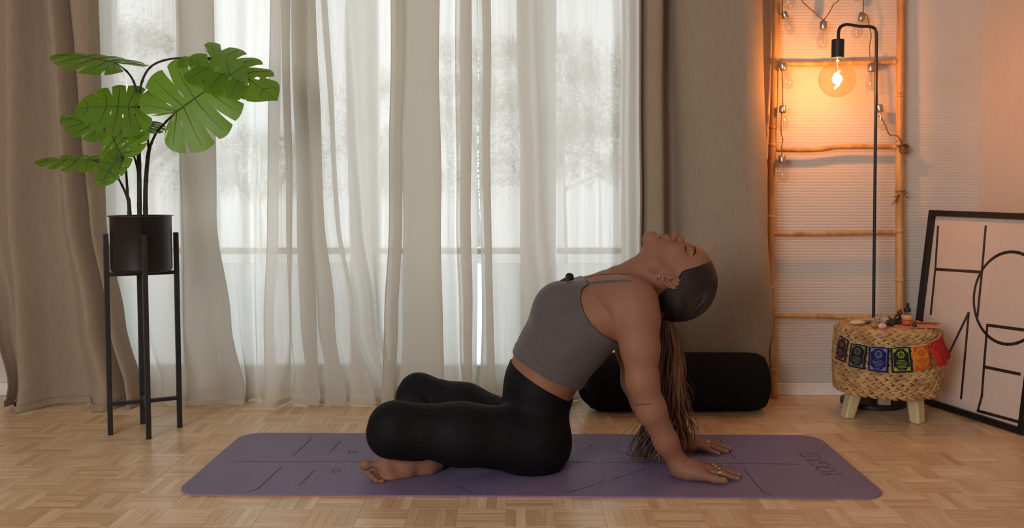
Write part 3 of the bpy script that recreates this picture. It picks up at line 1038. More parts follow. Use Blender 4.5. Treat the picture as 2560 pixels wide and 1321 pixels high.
# ------------------------------------------------------------------ string lights
sl = thing('string_lights', 'string of clear unlit pear bulbs on thin cord draped over the ladder', 'string lights', lpt(2050, 100) + Vector((0, -0.03, 0)))
def spt(px, py, dy=-0.03): return lpt(px, py) + Vector((0, dy, 0))
for pts in ([(1952, -80), (1950, 0), (1950, 30), (1952, 40)], [(1998, -60), (1998, 0), (2012, 20), (2034, 38), (2052, 55)], [(2052, 55), (2066, 36), (2078, 14), (2092, 0), (2110, -60)],
            [(2150, -60), (2151, 0), (2150, 36)], [(2152, 37), (2160, 44), (2165, 66), (2170, 92), (2166, 120), (2168, 152)], [(2176, 152), (2181, 175), (2184, 220), (2187, 265)],
            [(2188, 290), (2200, 304), (2208, 322), (2216, 338), (2232, 340), (2242, 350), (2250, 366)], [(1944, 155), (1950, 190), (1951, 266)], [(1949, 266), (1947, 330), (1951, 350), (1948, 372), (1949, 392)]):
    m = MB()
    m.tube(catmull([spt(*p, -0.03 if p[1] != 366 else -0.02) for p in pts], 6), 0.0021, 6)
    m.build('cord', M_twine, sl, smooth=True)
def bulb(x0, y0, x1, y1, dy=-0.03, wide=1.0):
    a, b = spt(x0, y0, dy), spt(x1, y1, dy - 0.004)
    d = (b - a)
    L = d.length
    d.normalize()
    X = d.orthogonal().normalized()
    Mx = Matrix((X, d.cross(X), d)).transposed()
    m = MB()
    h = L * 0.28
    R = L * 0.215 * wide
    m.lathe([(R * .55, 0), (R * .62, .1 * h), (R * .62, h * .9), (R * .56, h), (0.001, h)], a, 16, Mx)
    cap = m.build('bulb_cap', M_chrome, sl, smooth=True, bevel=0)
    m = MB()
    pr_ = [(R * .5, h), (R * .56, h * 1.25), (R * .78, L * .52), (R * .98, L * .70), (R * .95, L * .82), (R * .7, L * .93), (R * .3, L * .985), (0.001, L)]
    m.lathe(pr_, a, 20, Mx)
    m.build('bulb_glass', M_bulb, cap, smooth=True)
    m = MB()
    for s_ in (-1, 1):
        m.tube([a + d * h, a + d * (h * 1.5) + X * (R * .2 * s_), a + d * (L * .78) + X * (R * .32 * s_)], 0.0006, 4)
    m.tube([a + d * (L * .78) + X * (R * .32), a + d * (L * .74), a + d * (L * .78) - X * (R * .32)], 0.0006, 4)
    m.build('filament', M_fil2, cap)
for b_ in ((1953, 34, 1974, 90), (1963, -46, 1967, 29), (2052, 57, 2047, 126), (2149, 37, 2130, 100), (2140, -40, 2132, 10), (2170, 163, 2169, 230), (1949, 160, 1966, 226), (1951, 266, 1950, 330), (2189, 264, 2201, 328), (1949, 390, 1952, 456)):
    bulb(*b_)

# ------------------------------------------------------------------ floor lamp
LY = 3.38
LB = 3.29
base = at(2182, 1004, LY + 0.02)
lamp = thing('floor_lamp', 'slim black floor lamp with bent arm and glowing amber globe bulb', 'floor lamp', (base.x, LY + 0.02, 0))
m = MB()
m.lathe([(0.001, 0), (0.112, 0), (0.115, 0.003), (0.115, 0.014), (0.112, 0.018), (0.001, 0.018)], (base.x, LY + 0.02, 0), 48)
m.build('base', M_black, lamp, smooth=False, bevel=0.001)
def pl(px, py): return at(px, py, LY + (LB - LY) * max(0, min(1, (2190 - px) / 94)) if py < 300 else LY)
def plb(px, py): return at(px, py, LB)
pole = [Vector((base.x, LY + 0.02, 0.017)), pl(2184, 780), pl(2188, 400), pl(2191, 110)]
arm = [pl(2191, 110), pl(2190.5, 84), pl(2186, 71), pl(2172, 66.5), pl(2150, 66), pl(2125, 62), pl(2112, 62), pl(2101, 68), pl(2096.5, 80), pl(2096, 100)]
m = MB()
m.tube(catmull(pole, 6) + catmull(arm, 6)[1:], 0.0056, 12)
m.build('pole', M_black, lamp, smooth=True)
sk = plb(2095, 99)
m = MB()
s1 = plb(2095, 144)
m.lathe([(0.001, sk.z), (0.0205, sk.z), (0.0215, sk.z - 0.002), (0.0215, s1.z), (0.019, s1.z - 0.001), (0.001, s1.z - 0.001)], (sk.x, LB, 0), 32)
m.build('socket', M_black, lamp, smooth=False, bevel=0.0006)
gc, gb = plb(2093, 198), plb(2093, 243)
R = (gc.z - gb.z)
top_ = s1.z
m = MB()
prof = [(0.014, top_)] + [(0.014 + 0.004 * (i / 3) ** 2, top_ - (i / 3) * 0.008) for i in (1, 2, 3)]
for k in range(0, 23):
    a = math.radians(58 - k * (148 / 22))
    prof.append((max(0.0008, R * math.cos(a)), gc.z + R * math.sin(a)))
m.lathe(prof, (gc.x, LB, 0), 40)
gl_o = m.build('globe_bulb', M_globe, lamp, smooth=True)
m = MB()
hel = []
for k in range(41):
    t = k / 40
    hel.append(Vector((gc.x + 0.0105 * math.sin(t * 2 * math.pi * 1.25 + 2.4) + (0.004 if t < .2 else 0), LB + 0.009 * math.cos(t * 2 * math.pi * 1.25), gc.z + 0.030 - 0.062 * t)))
m.tube(hel, 0.0034, 8)
m.build('filament', M_fil, gl_o, smooth=True)
m = MB()
m.tube([(gc.x, LB, top_ - 0.002), (gc.x, LB, gc.z + 0.034)], [0.005, 0.0015], 8)
m.build('glass_stem', M_bulb, gl_o)
ld = bpy.data.lights.new('lamp_glow', 'POINT')
ld.energy, ld.color, ld.shadow_soft_size = LAMP, (1.0, 0.34, 0.08), 0.018
lo = bpy.data.objects.new('lamp_glow', ld)
COL.objects.link(lo)
lo.location = (gc.x, LB, gc.z)

# ------------------------------------------------------------------ leaning framed print
A0 = gnd(2272, 996)
B0 = gnd(2560, 1090)
hx = (B0 - A0).normalized()
FWD = (B0 - A0).length + 0.004
tl_ = at(2313, 517, A0.y + 0.02)
FH = 0.715
lean = math.radians(6.5)
outn = Vector((hx.y, -hx.x, 0))          # away from the room, towards the right wall
if outn.x < 0: outn = -outn
vx = Vector((0, 0, 1)) * math.cos(lean) + outn * math.sin(lean)
nn = (-outn * math.cos(lean) + Vector((0, 0, 1)) * math.sin(lean)).normalized()   # faces the room
fr_ = thing('framed_print', 'large black framed line print leaning on the wall behind the stool', 'framed print', (A0 + B0) / 2)
def fp(u, v, w=0.0): return A0 + hx * u + vx * v + nn * w + Vector((0, 0, 0.002))
RF = Matrix((hx, vx, nn)).transposed()
bw = 0.021
for c, s in ((fp(bw / 2, FH / 2), (bw, FH, 0.028)), (fp(FWD - bw / 2, FH / 2), (bw, FH, 0.028)), (fp(FWD / 2, bw / 2), (FWD - 2 * bw, bw, 0.028)), (fp(FWD / 2, FH - bw / 2), (FWD - 2 * bw, bw, 0.028))):
    m = MB()
    m.box(c, s, RF)
    m.build('frame_rail', M_frame, fr_, bevel=0.0015)
m = MB()
m.box(fp(FWD / 2, FH / 2, -0.006), (FWD - 2 * bw + 0.004, FH - 2 * bw + 0.004, 0.004), RF)
paper = m.build('print_sheet', M_paper, fr_)
def unproj(px, py):
    r = ray(px, py)
    o = Vector((0, 0, CH))
    p = fp(0, 0, -0.0036)
    t = (p - o).dot(nn) / r.dot(nn)
    q = o + r * t - p
    return q.dot(hx), q.dot(vx)
m = MB()
def ink(pts, w=0.0105):
    P2 = [unproj(*p) if not isinstance(p, Vector) else (p.x, p.y) for p in pts]
    for a, b in zip(P2[:-1], P2[1:]):
        a, b = Vector(a), Vector(b)
        d = (b - a).normalized()
        s = Vector((-d.y, d.x)) * w / 2
        a, b = a - d * w * .4, b + d * w * .4
        m.add([fp(*q, -0.0036) for q in (a - s, b - s, b + s, a + s)], [(0, 1, 2, 3)])
k_ = 280 / 616
def cz(x, y): return (2280 + x * k_, 500 + y * 600 / 1321)
ink([cz(143, 148), cz(128, 380), cz(103, 628)])
ink([cz(405, 148), cz(384, 400), cz(360, 640)])
ink([cz(130, 382), cz(380, 398)])
c0 = Vector(unproj(*cz(530, 540)))
rv = abs(Vector(unproj(*cz(530, 285))).y - Vector(unproj(*cz(530, 800))).y) / 2
ru = (Vector(unproj(*cz(530, 540))).x - Vector(unproj(*cz(343, 540))).x)
ink([Vector((c0.x + rv * math.cos(a * math.pi / 24), c0.y + rv * math.sin(a * math.pi / 24), 0)) if True else None for a in range(49)])
ink([cz(125, 1030), cz(182, 890), cz(310, 625)])
ink([cz(312, 625), cz(292, 850), cz(270, 1092)])
ink([cz(610, 716), cz(415, 690)])
ink([cz(414, 690), cz(400, 860), cz(384, 1080), cz(362, 1162)])
ink([cz(398, 920), cz(592, 960)])
ink([cz(362, 1162), cz(582, 1222)])
m.build('line_drawing', M_ink, paper)
m = MB()
m.box(fp(FWD / 2, FH / 2, 0.004), (FWD - 2 * bw + 0.003, FH - 2 * bw + 0.003, 0.002), RF)
m.build('glazing', M_picglass, fr_)

# ------------------------------------------------------------------ woven stool
SC = at(2217, 900, 3.215)
SCx, SCy, SR = SC.x, SC.y, 0.172
ZT = at(2217, 812, SCy).z
ZB = at(2217, 1000, SCy - 0.17).z
st = thing('woven_stool', 'round braided rope stool with three pale wooden legs in the corner', 'stool', (SCx, SCy, 0))
m = MB()
m.lathe([(0.001, ZB + 0.004), (SR - 0.012, ZB + 0.004), (SR - 0.008, ZB + 0.02), (SR - 0.006, ZT - 0.03), (SR - 0.02, ZT - 0.008), (SR - 0.05, ZT - 0.004), (0.001, ZT - 0.004)], (SCx, SCy, 0), 48)
m.build('seat_core', M_strawdark, st, smooth=True)
m = MB()
wr = random.Random(5)
rowsz = []
nrow = 13
pitch = (ZT - 0.012 - ZB) / nrow
rings = [(SR - 0.002 + 0.006 * math.sin(math.pi * (i + .5) / nrow), ZB + (i + 0.5) * pitch, 0) for i in range(nrow)]
rings += [(SR - 0.012, ZT - 0.008, 1)]
rr_ = SR - 0.026
while rr_ > 0.02:
    rings.append((rr_, ZT - 0.003, 2))
    rr_ -= pitch * 0.95
for ri, (rad, z, kind) in enumerate(rings):
    n = max(6, int(2 * math.pi * rad / 0.031))
    ph = ri * 0.37
    for k in range(n):
        for half in (0, 1):
            a = 2 * math.pi * (k + ph + 0.5 * half) / n
            er = Vector((math.cos(a), math.sin(a), 0))
            et = Vector((-math.sin(a), math.cos(a), 0))
            up = Vector((0, 0, 1)) if kind == 0 else ((er * -0.7 + Vector((0, 0, 0.7))) if kind == 1 else -er)
            ou = er if kind == 0 else ((er + Vector((0, 0, 1))).normalized() if kind == 1 else Vector((0, 0, 1)))
            up.normalize()
            tilt = (0.30 if half else -0.30) + wr.uniform(-.05, .05)
            dirv = (et * math.cos(tilt) + up * math.sin(tilt)).normalized()
            c = Vector((SCx, SCy, z)) + er * rad + up * (pitch * (0.25 if half else -0.25)) + ou * wr.uniform(-0.001, 0.001)
            Mx = Matrix((dirv, ou.cross(dirv), ou)).transposed()
            sz = wr.uniform(0.9, 1.1)
            m.ell(c, (0.0205 * sz, pitch * 0.40 * sz, 0.0070), Mx, 8, 5)
o = m.build('braided_weave', M_straw, st, smooth=True)
o['kind'] = 'stuff'
def leg(top, bot, w0, w1):
    m = MB()
    d = (bot - top)
    out = Vector((bot.x - SCx, bot.y - SCy, 0)).normalized()
    tn = Vector((-out.y, out.x, 0))
    vs = []
    for p, w in ((bot, w1), (top, w0)):
        for a, b in ((-1, -1), (1, -1), (1, 1), (-1, 1)):
            vs.append(p + tn * (a * w / 2) + out * (b * w * 0.42))
    for v in vs[:4]: v.z = bot.z
    m.add(vs, [(3, 2, 1, 0), (4, 5, 6, 7), (0, 1, 5, 4), (1, 2, 6, 5), (2, 3, 7, 6), (3, 0, 4, 7)])
    m.build('leg', M_pine, st, bevel=0.006)
l1, l2, l3 = gnd(2118, 1044), gnd(2294, 1058), gnd(2210, 1022)
for l, k in ((l1, 0.80), (l2, 0.88), (l3, 0.9)):
    leg(Vector((SCx + (l.x - SCx) * k, SCy + (l.y - SCy) * k, ZB + 0.015)), Vector((l.x, l.y, 0.0)), 0.05, 0.043)

# ------------------------------------------------------------------ prayer flag garland round the stool
def on_stool(px, py, R=SR + 0.014):
    r = ray(px, py)
    d = Vector((r.x, r.y))
    c = Vector((SCx, SCy))
    A = d.dot(d); B = -2 * d.dot(c); Cc = c.dot(c) - R * R
    D = B * B - 4 * A * Cc
    t = (-B - math.sqrt(D)) / (2 * A) if D > 0 else -B / (2 * A)
    return Vector((0, 0, CH)) + r * t
FLAGS = [
    ('purple', [(2101, 837), (2123, 851), (2114, 907), (2089, 895)], srgb(74, 26, 52), srgb(150, 112, 100), srgb(48, 16, 34)),
    ('dark indigo', [(2127, 857), (2168, 864), (2163, 924), (2123, 916)], srgb(18, 18, 46), srgb(112, 118, 92), srgb(14, 13, 34)),
    ('royal blue', [(2172, 866), (2223, 869), (2220, 932), (2171, 926)], srgb(24, 34, 120), srgb(104, 122, 186), srgb(16, 20, 74)),
    ('dark green', [(2226, 869), (2275, 867), (2280, 930), (2229, 932)], srgb(12, 36, 22), srgb(152, 168, 58), srgb(10, 22, 26)),
    ('orange', [(2277, 866), (2318, 861), (2328, 920), (2285, 930)], srgb(214, 124, 40), srgb(196, 72, 30), srgb(222, 136, 34)),
    ('vermilion', [(2320, 858), (2345, 847), (2360, 909), (2337, 916)], srgb(226, 68, 38), srgb(166, 34, 30), srgb(216, 52, 34)),
    ('red', [(2346, 846), (2354, 834), (2368, 888), (2353, 905)], srgb(206, 34, 34), srgb(150, 20, 24), srgb(196, 30, 32))]
gar = thing('prayer_flag_garland', 'garland of seven small colourful printed cloth flags tied round the stool', 'garland', (SCx, SCy, on_stool(2200, 866).z))
cp = [on_stool(2093, 826), on_stool(2101, 836)]
for nm, q, c1, c2, c3 in FLAGS:
    tl_, tr, br, bl_ = [on_stool(*p) for p in q]
    if nm in ('vermilion', 'red'):
        for p in (br, bl_):
            p.y -= 0.012
    cp += [tl_, tr]
    for p in (bl_, br):
        e = Vector((p.x - SCx, p.y - SCy, 0)).normalized()
        p += e * 0.004
    nrm = (tr - tl_).cross(bl_ - tl_).normalized()
    if nrm.y > 0: nrm = -nrm
    def F_(u, v, w=0.0):
        p = tl_.lerp(tr, u).lerp(bl_.lerp(br, u), v)
        return p + nrm * (w + 0.004 * math.sin(math.pi * u) + 0.0025 * math.sin(v * 5 + len(nm)))
    mb = MB()
    mb.grid([[F_(u / 6, v / 7) for u in range(7)] for v in range(8)])
    fl = mb.build('flag', mat('flag_cloth_' + nm.replace(' ', '_'), c3, 0.9, nscale=(60, 60, 60), bump=0.1, bscale=(800, 800, 800)), gar, smooth=True, solid=0.0006)
    fl['label'] = nm + ' cloth flag'
    pm = MB()
    def quad(u0, v0, u1, v1, w=0.0012, nu=1, nv=1, pm=pm):
        g = [[F_(u0 + (u1 - u0) * i / nu, v0 + (v1 - v0) * j / nv, w) for i in range(nu + 1)] for j in range(nv + 1)]
        pm.grid(g)
    # pale frame with stepped corners
    for a in (quad,):
        a(.09, .06, .91, .085, nu=6); a(.09, .915, .91, .94, nu=6); a(.09, .06, .115, .94, nv=7); a(.885, .06, .91, .94, nv=7)
    for su in (0, 1):
        for sv in (0, 1):
            for k in range(3):
                w0 = 0.20 - 0.06 * k
                u0, u1 = (.115, .115 + w0) if not su else (.885 - w0, .885)
                v0 = .085 + k * .045 if not sv else .915 - (k + 1) * .045
                quad(u0, v0, u1, v0 + .045)
    asp = (bl_ - tl_).length / (tr - tl_).length
    def ringp(r0, r1, seg, wob=0.0):
        P = []
        for rr in (0, 1):
            P.append([])
            for k in range(seg + 1):
                a = 2 * math.pi * k / seg
                r_ = (r0, r1)[rr] * (1 + wob * math.cos(8 * a) * rr)
                P[-1].append(F_(.5 + r_ * math.cos(a), .30 + r_ * math.sin(a) / asp, 0.0013))
        pm.grid(P)
    ringp(.135, .185, 32, 0.10)
    ringp(.105, .118, 24)
    tri = [(.5 + .075 * math.cos(a), .30 + .075 * math.sin(a) / asp) for a in (math.pi / 2, math.pi / 2 + 2.094, math.pi / 2 + 4.189)]
    for i in range(3):
        (ax_, ay_), (bx_, by_) = tri[i], tri[(i + 1) % 3]
        pm.add([F_(ax_, ay_, .0013), F_(bx_, by_, .0013), F_(.5 + (bx_ - .5) * .65, .3 + (by_ - .3) * .65, .0013), F_(.5 + (ax_ - .5) * .65, .3 + (ay_ - .3) * .65, .0013)], [(0, 1, 2, 3)])
    fr2 = random.Random(len(nm))
    for k in range(7):
        v = .52 + k * .056
        w_ = (.16, .30, .28, .24, .18, .14, .10)[k] if k % 2 == 0 or nm != 'dark green' else .26
        u = .5 - w_
        while u < .5 + w_ - 0.01:
            du = fr2.uniform(.04, .12)
            quad(u, v, min(u + du, .5 + w_), v + .020)
            u += du + 0.008
    pm.build('flag_print', mat('flag_print_' + nm.replace(' ', '_'), c2, 0.9, nscale=(60, 60, 60)), fl)
m = MB()
m.tube(catmull(cp, 3), 0.0014, 6)
m.build('cord', mat('white_cord', srgb(206, 192, 172), 0.9, nscale=(90, 90, 90)), gar, smooth=True)

# ------------------------------------------------------------------ small things on the stool
ztop_s = ZT + 0.0045
def tp(px, py, z=0.0):
    return gnd(px, py, ztop_s + z)
def on(px, Y, z=0.0):
    p = at(px, 800, Y)
    return Vector((p.x, Y, ztop_s + z))
def blob(name, label, cat, c, r, m_, seed, rot=0.0, bump_=0.12, tiltv=0.0, build=True):
    q = random.Random(seed)
    mb = MB()
    mb.ell(c, r, Matrix.Rotation(rot, 3, 'Z') @ Matrix.Rotation(tiltv, 3, 'Y'), 14, 9)
    cc = Vector(c)
    vs = []
    for v in mb.v:
        d = Vector(v) - cc
        k = 1 + bump_ * pnoise(d.x * 90, d.y * 90 + d.z * 70, seed)
        vs.append(tuple(cc + d * k))
    mb.v = vs
    o = mb.build(name, m_, smooth=True)
    if label: tag(o, label, cat)
    return o
blob('flat_stone', 'flat pale oval stone lying at the left edge of the stool top', 'stone', on(2143, 3.18, .008), (0.029, 0.017, 0.0075), mat('pale_stone', srgb(226, 204, 184), 0.6, nscale=(40, 40, 40)), 1, 0.1, 0.03)
blob('abalone_shell', 'small grey green iridescent shell between flat stone and sage bundle', 'shell', on(2170, 3.20, .008), (0.018, 0.013, 0.007), mat('grey_green_shell', srgb(120, 118, 100), 0.3, col2=srgb(70, 78, 76), nscale=(90, 90, 90), coat=0.4), 2, 0.3, 0.12)
m = MB()
a, b = on(2138, 3.255, .006), on(2196, 3.20, .0175)
m.bar(a, b, 0.010, 0.007)
tag(m.build('wood_stick', mat('palo_wood', srgb(214, 172, 112), 0.7, nscale=(60, 60, 60)), bevel=0.001), 'thin pale aromatic wood stick reaching towards the white sage bundle', 'stick')
# sage bundle
s0, s1 = on(2186, 3.17, .018), on(2236, 3.135, .011)
s0.z += 0.010
d = (s1 - s0)
sb = thing('sage_bundle', 'string wrapped white sage bundle with a charred dark end', 'sage bundle', (s0 + s1) / 2 - Vector((0, 0, .014)))
sb.location.z = ztop_s
ORG[sb.name] = Vector(sb.location)
q = random.Random(4)
pts = [s0 + d * (t / 10) for t in range(11)]
m = MB()
m.tube(pts[:8], [0.007, 0.013, 0.0155, 0.0165, 0.0168, 0.0165, 0.0160, 0.0150], 14)
m.v = [tuple(Vector(v) + Vector((q.uniform(-1, 1), q.uniform(-1, 1), q.uniform(-1, 1))) * 0.0016) for v in m.v]
m.build('leaf_wrap', mat('dried_sage', srgb(196, 178, 156), 0.9, col2=srgb(120, 104, 88), nscale=(110, 110, 110), bump=0.8), sb, smooth=True)
m = MB()
m.tube(pts[6:], [0.0160, 0.0150, 0.0135, 0.0115, 0.008], 12)
m.v = [tuple(Vector(v) + Vector((q.uniform(-1, 1), q.uniform(-1, 1), q.uniform(-1, 1))) * 0.002) for v in m.v]
m.build('charred_end', mat('charred_sage', srgb(44, 34, 32), 0.95, col2=srgb(90, 76, 70), nscale=(160, 160, 160), bump=1.0), sb, smooth=False)
m = MB()
dn = d.normalized()
ux = dn.orthogonal().normalized(); uy = dn.cross(ux)
m.tube([s0 + d * (0.06 + 0.6 * k / 70) + (ux * math.cos(k * .62) + uy * math.sin(k * .62)) * 0.0172 for k in range(71)], 0.0009, 5)
m.build('string_wrap', mat('white_string', srgb(226, 212, 196), 0.9, nscale=(90, 90, 90)), sb)
blob('yellow_crystal', 'yellow green rough crystal at the front of the stool top', 'crystal', on(2188, 3.105, .0105), (0.017, 0.010, 0.0105), mat('citrine_crystal', srgb(178, 138, 64), 0.25, col2=srgb(140, 110, 50), nscale=(80, 80, 80), coat=0.5), 3, 0.2, 0.16)
blob('pink_stone', 'smooth rose pink tumbled stone beside the yellow crystal', 'stone', on(2206, 3.085, .010), (0.015, 0.011, 0.010), mat('rose_quartz', srgb(216, 164, 156), 0.2, col2=srgb(226, 180, 170), nscale=(40, 40, 40), coat=0.4), 6, 0.0, 0.03)
# dark carved figurine leaning
fb = on(2240, 3.19, 0)
fg = thing('carved_figurine', 'dark carved seated figurine leaning next to the dropper bottle', 'figurine', fb)
tm = Matrix.Rotation(math.radians(16), 3, 'Y')
M_obs = mat('dark_obsidian', srgb(36, 26, 26), 0.25, col2=srgb(64, 44, 40), nscale=(90, 90, 90), bump=0.5, coat=0.5)
def fgp(x, y, z): return fb + tm @ Vector((x, y, z))
m = MB()
m.ell(fgp(0, 0, .008), (0.017, 0.014, 0.0075), tm, 12, 7)
m.ell(fgp(-.008, -.004, .013), (0.010, 0.009, 0.006), tm, 10, 6)
m.ell(fgp(.008, -.004, .013), (0.010, 0.009, 0.006), tm, 10, 6)
m.ell(fgp(0, 0, .024), (0.011, 0.009, 0.014), tm, 12, 8)
m.ell(fgp(-.010, -.001, .026), (0.0042, 0.005, 0.009), tm, 8, 6)
m.ell(fgp(.010, -.001, .026), (0.0042, 0.005, 0.009), tm, 8, 6)
m.build('torso', M_obs, fg, smooth=True)
m = MB()
m.ell(fgp(0, -.001, .043), (0.0075, 0.0075, 0.009), tm, 12, 8)
m.ell(fgp(0, 0, .053), (0.004, 0.004, 0.004), tm, 10, 6)
m.ell(fgp(-.0078, 0, .042), (0.0015, 0.002, 0.005), tm, 6, 5)
m.ell(fgp(.0078, 0, .042), (0.0015, 0.002, 0.005), tm, 6, 5)
m.build('head', M_obs, fg, smooth=True)
# dropper bottle
db = on(2268, 3.16, 0.0034)
bt = thing('dropper_bottle', 'clear glass dropper bottle with amber oil and black rubber top', 'bottle', db)
m = MB()
m.lathe([(0.001, 0.0), (0.0165, 0.0), (0.018, 0.0015), (0.018, 0.034), (0.0165, 0.038), (0.009, 0.041), (0.0085, 0.044)], db, 24)
m.build('glass_body', clear_glass('bottle_glass', tint=(0.97, 0.86, 0.74, 1), fres=1.45, base=0.04), bt, smooth=True)
m = MB()
m.lathe([(0.001, 0.001), (0.0155, 0.001), (0.0165, 0.003), (0.0165, 0.016), (0.001, 0.016)], db, 24)
o = m.build('oil', mat('rosy_oil', srgb(220, 120, 92), 0.2, nscale=(20, 20, 20)), bt, smooth=True)
m = MB()
m.lathe([(0.0183, 0.018), (0.0183, 0.033)], db, 24)
m.build('bottle_label', mat('cream_label', srgb(216, 176, 118), 0.6, nscale=(30, 30, 30)), bt, smooth=True)
m = MB()
m.lathe([(0.0105, 0.044), (0.011, 0.045), (0.011, 0.056), (0.0095, 0.057), (0.006, 0.058), (0.0055, 0.064), (0.0062, 0.069), (0.005, 0.0735), (0.001, 0.075)], db, 20)
m.build('dropper_top', M_black, bt, smooth=True)
sbt = on(2287, 3.115, 0.0034)
vb = thing('tiny_vial', 'tiny dark glass vial standing at the front of the dropper bottle', 'vial', sbt)
m = MB()
m.lathe([(0.001, 0), (0.007, 0), (0.0078, 0.002), (0.0072, 0.009), (0.004, 0.011), (0.004, 0.0125)], sbt, 16)
m.build('vial_body', M_obs, vb, smooth=True)
m = MB()
m.lathe([(0.005, 0.0125), (0.0052, 0.013), (0.0048, 0.018), (0.001, 0.0185)], sbt, 16)
m.build('vial_cap', mat('bronze_cap', srgb(98, 72, 46), 0.4, 0.7, nscale=(30, 30, 30)), vb, smooth=True)
# two printed cards
def card(name, label, c, w, h, rot, z, m_):
    R = Matrix.Rotation(rot, 3, 'Z')
    mb = MB()
    mb.box((c.x, c.y, ztop_s + z), (w, h, 0.0012), R)
    return tag(mb.build(name, m_, bevel=0.0004), label, 'card')
card('printed_card', 'pale pink printed card lying flat under the dropper bottle', on(2287, 3.145), 0.145, 0.085, -0.12, 0.0008, mat('pink_card', srgb(218, 150, 126), 0.6, col2=srgb(196, 116, 96), nscale=(50, 50, 50)))
card('printed_card', 'dark red card lying on the stool top behind the pink card', on(2302, 3.205), 0.12, 0.03, -0.25, 0.0024, mat('red_card', srgb(150, 42, 36), 0.6, nscale=(50, 50, 50)))

# ------------------------------------------------------------------ the person
DS = 0.986
def P(px, py, d): return at(px, py, d * DS)
VOX = 0.0024
lo_ = np.array([P(890, 0, 2.6).x - .02, 2.36, -0.004])
hi_ = np.array([P(1870, 0, 2.6).x + .02, 3.00, 0.75])
dims = ((hi_ - lo_) / VOX).astype(int) + 1
gx = [(lo_[i] + VOX * np.arange(dims[i])).astype(np.float32) for i in range(3)]
FAR = np.float32(0.05)

def new_field():
    return np.full(dims, FAR, np.float32)
def smin(a, b, k):
    h = np.maximum(k - np.abs(a - b), 0) / k
    return np.minimum(a, b) - h * h * k * 0.25
def smax(a, b, k):
    return -smin(-a, -b, k)
def region(lo, hi):
    s = []
    for i in range(3):
        a = max(0, int((lo[i] - lo_[i]) / VOX) - 1)
        b = min(dims[i], int((hi[i] - lo_[i]) / VOX) + 2)
        s.append(slice(a, max(a + 1, b)))
    X = gx[0][s[0]][:, None, None]; Y = gx[1][s[1]][None, :, None]; Z = gx[2][s[2]][None, None, :]
    return tuple(s), X, Y, Z
def cone(f, a, b, ra, rb, k=0.02, w=None, s=1.0, sub=False):
    """tapered limb from a to b, optionally widened by s along the unit vector w, blended in over k"""
    a, b = Vector(a), Vector(b)
    R = max(ra, rb) * max(1.0, s) + 0.05
    lo = [min(a[i], b[i]) - R for i in range(3)]; hi = [max(a[i], b[i]) + R for i in range(3)]
    sl_, X, Y, Z = region(lo, hi)
    ab = b - a
    L2 = max(ab.length_squared, 1e-9)
    t = np.clip(((X - a.x) * ab.x + (Y - a.y) * ab.y + (Z - a.z) * ab.z) / L2, 0, 1)
    qx, qy, qz = X - a.x - ab.x * t, Y - a.y - ab.y * t, Z - a.z - ab.z * t
    if w is not None:
        w = Vector(w).normalized()
        dw = (qx * w.x + qy * w.y + qz * w.z) * (1 - 1 / s)
        qx, qy, qz = qx - w.x * dw, qy - w.y * dw, qz - w.z * dw
    d = (np.sqrt(qx * qx + qy * qy + qz * qz) - (ra + (rb - ra) * t)).astype(np.float32)
    f[sl_] = smax(f[sl_], -d, k) if sub else smin(f[sl_], d, k)
def ellip(f, c, r, Rm=None, k=0.02, sub=False):
    c = Vector(c)
    R = max(r) + 0.05
    sl_, X, Y, Z = region([c[i] - R for i in range(3)], [c[i] + R for i in range(3)])
    dx, dy, dz = X - c.x, Y - c.y, Z - c.z
    if Rm is None:
        q = (dx, dy, dz)
    else:
        q = [dx * Rm[0][j] + dy * Rm[1][j] + dz * Rm[2][j] for j in range(3)]
    k0 = np.sqrt(sum((q[j] / r[j]) ** 2 for j in range(3)))
    k1 = np.sqrt(sum((q[j] / r[j] ** 2) ** 2 for j in range(3))) + 1e-6
    d = (k0 * (k0 - 1) / k1).astype(np.float32)
    f[sl_] = smax(f[sl_], -d, k) if sub else smin(f[sl_], d, k)
def chain(f, pts, k=0.02, w=None, s=1.0):
    for (a, ra), (b, rb) in zip(pts[:-1], pts[1:]):
        cone(f, a, b, ra, rb, k, w, s)
def poly2(pts):
    """signed distance to a polygon in the X-Z plane, negative inside"""
    X = gx[0][:, None]; Z = gx[2][None, :]
    d = np.full((dims[0], dims[2]), 1e9, np.float32)
    s = np.ones((dims[0], dims[2]), np.float32)
    n = len(pts)
    for i in range(n):
        ax_, az = pts[i]; bx_, bz_ = pts[i - 1]
        ex, ez = bx_ - ax_, bz_ - az
        wx, wz = X - ax_, Z - az
        t = np.clip((wx * ex + wz * ez) / (ex * ex + ez * ez + 1e-12), 0, 1)
        d = np.minimum(d, (wx - ex * t) ** 2 + (wz - ez * t) ** 2)
        c1 = Z >= az; c2 = Z < bz_; c3 = ex * wz > ez * wx
        flip = (c1 & c2 & c3) | (~c1 & ~c2 & ~c3)
        s = np.where(flip, -s, s)
    return (s * np.sqrt(d)).astype(np.float32)
def surface(f, iso=0.0):
    g = openvdb.FloatGrid(float(FAR))
    g.copyFromArray(f)
    v, q = g.convertToQuads(isovalue=iso)
    v = np.asarray(v, np.float64) * VOX + lo_
    return v, np.asarray(q, np.int64)
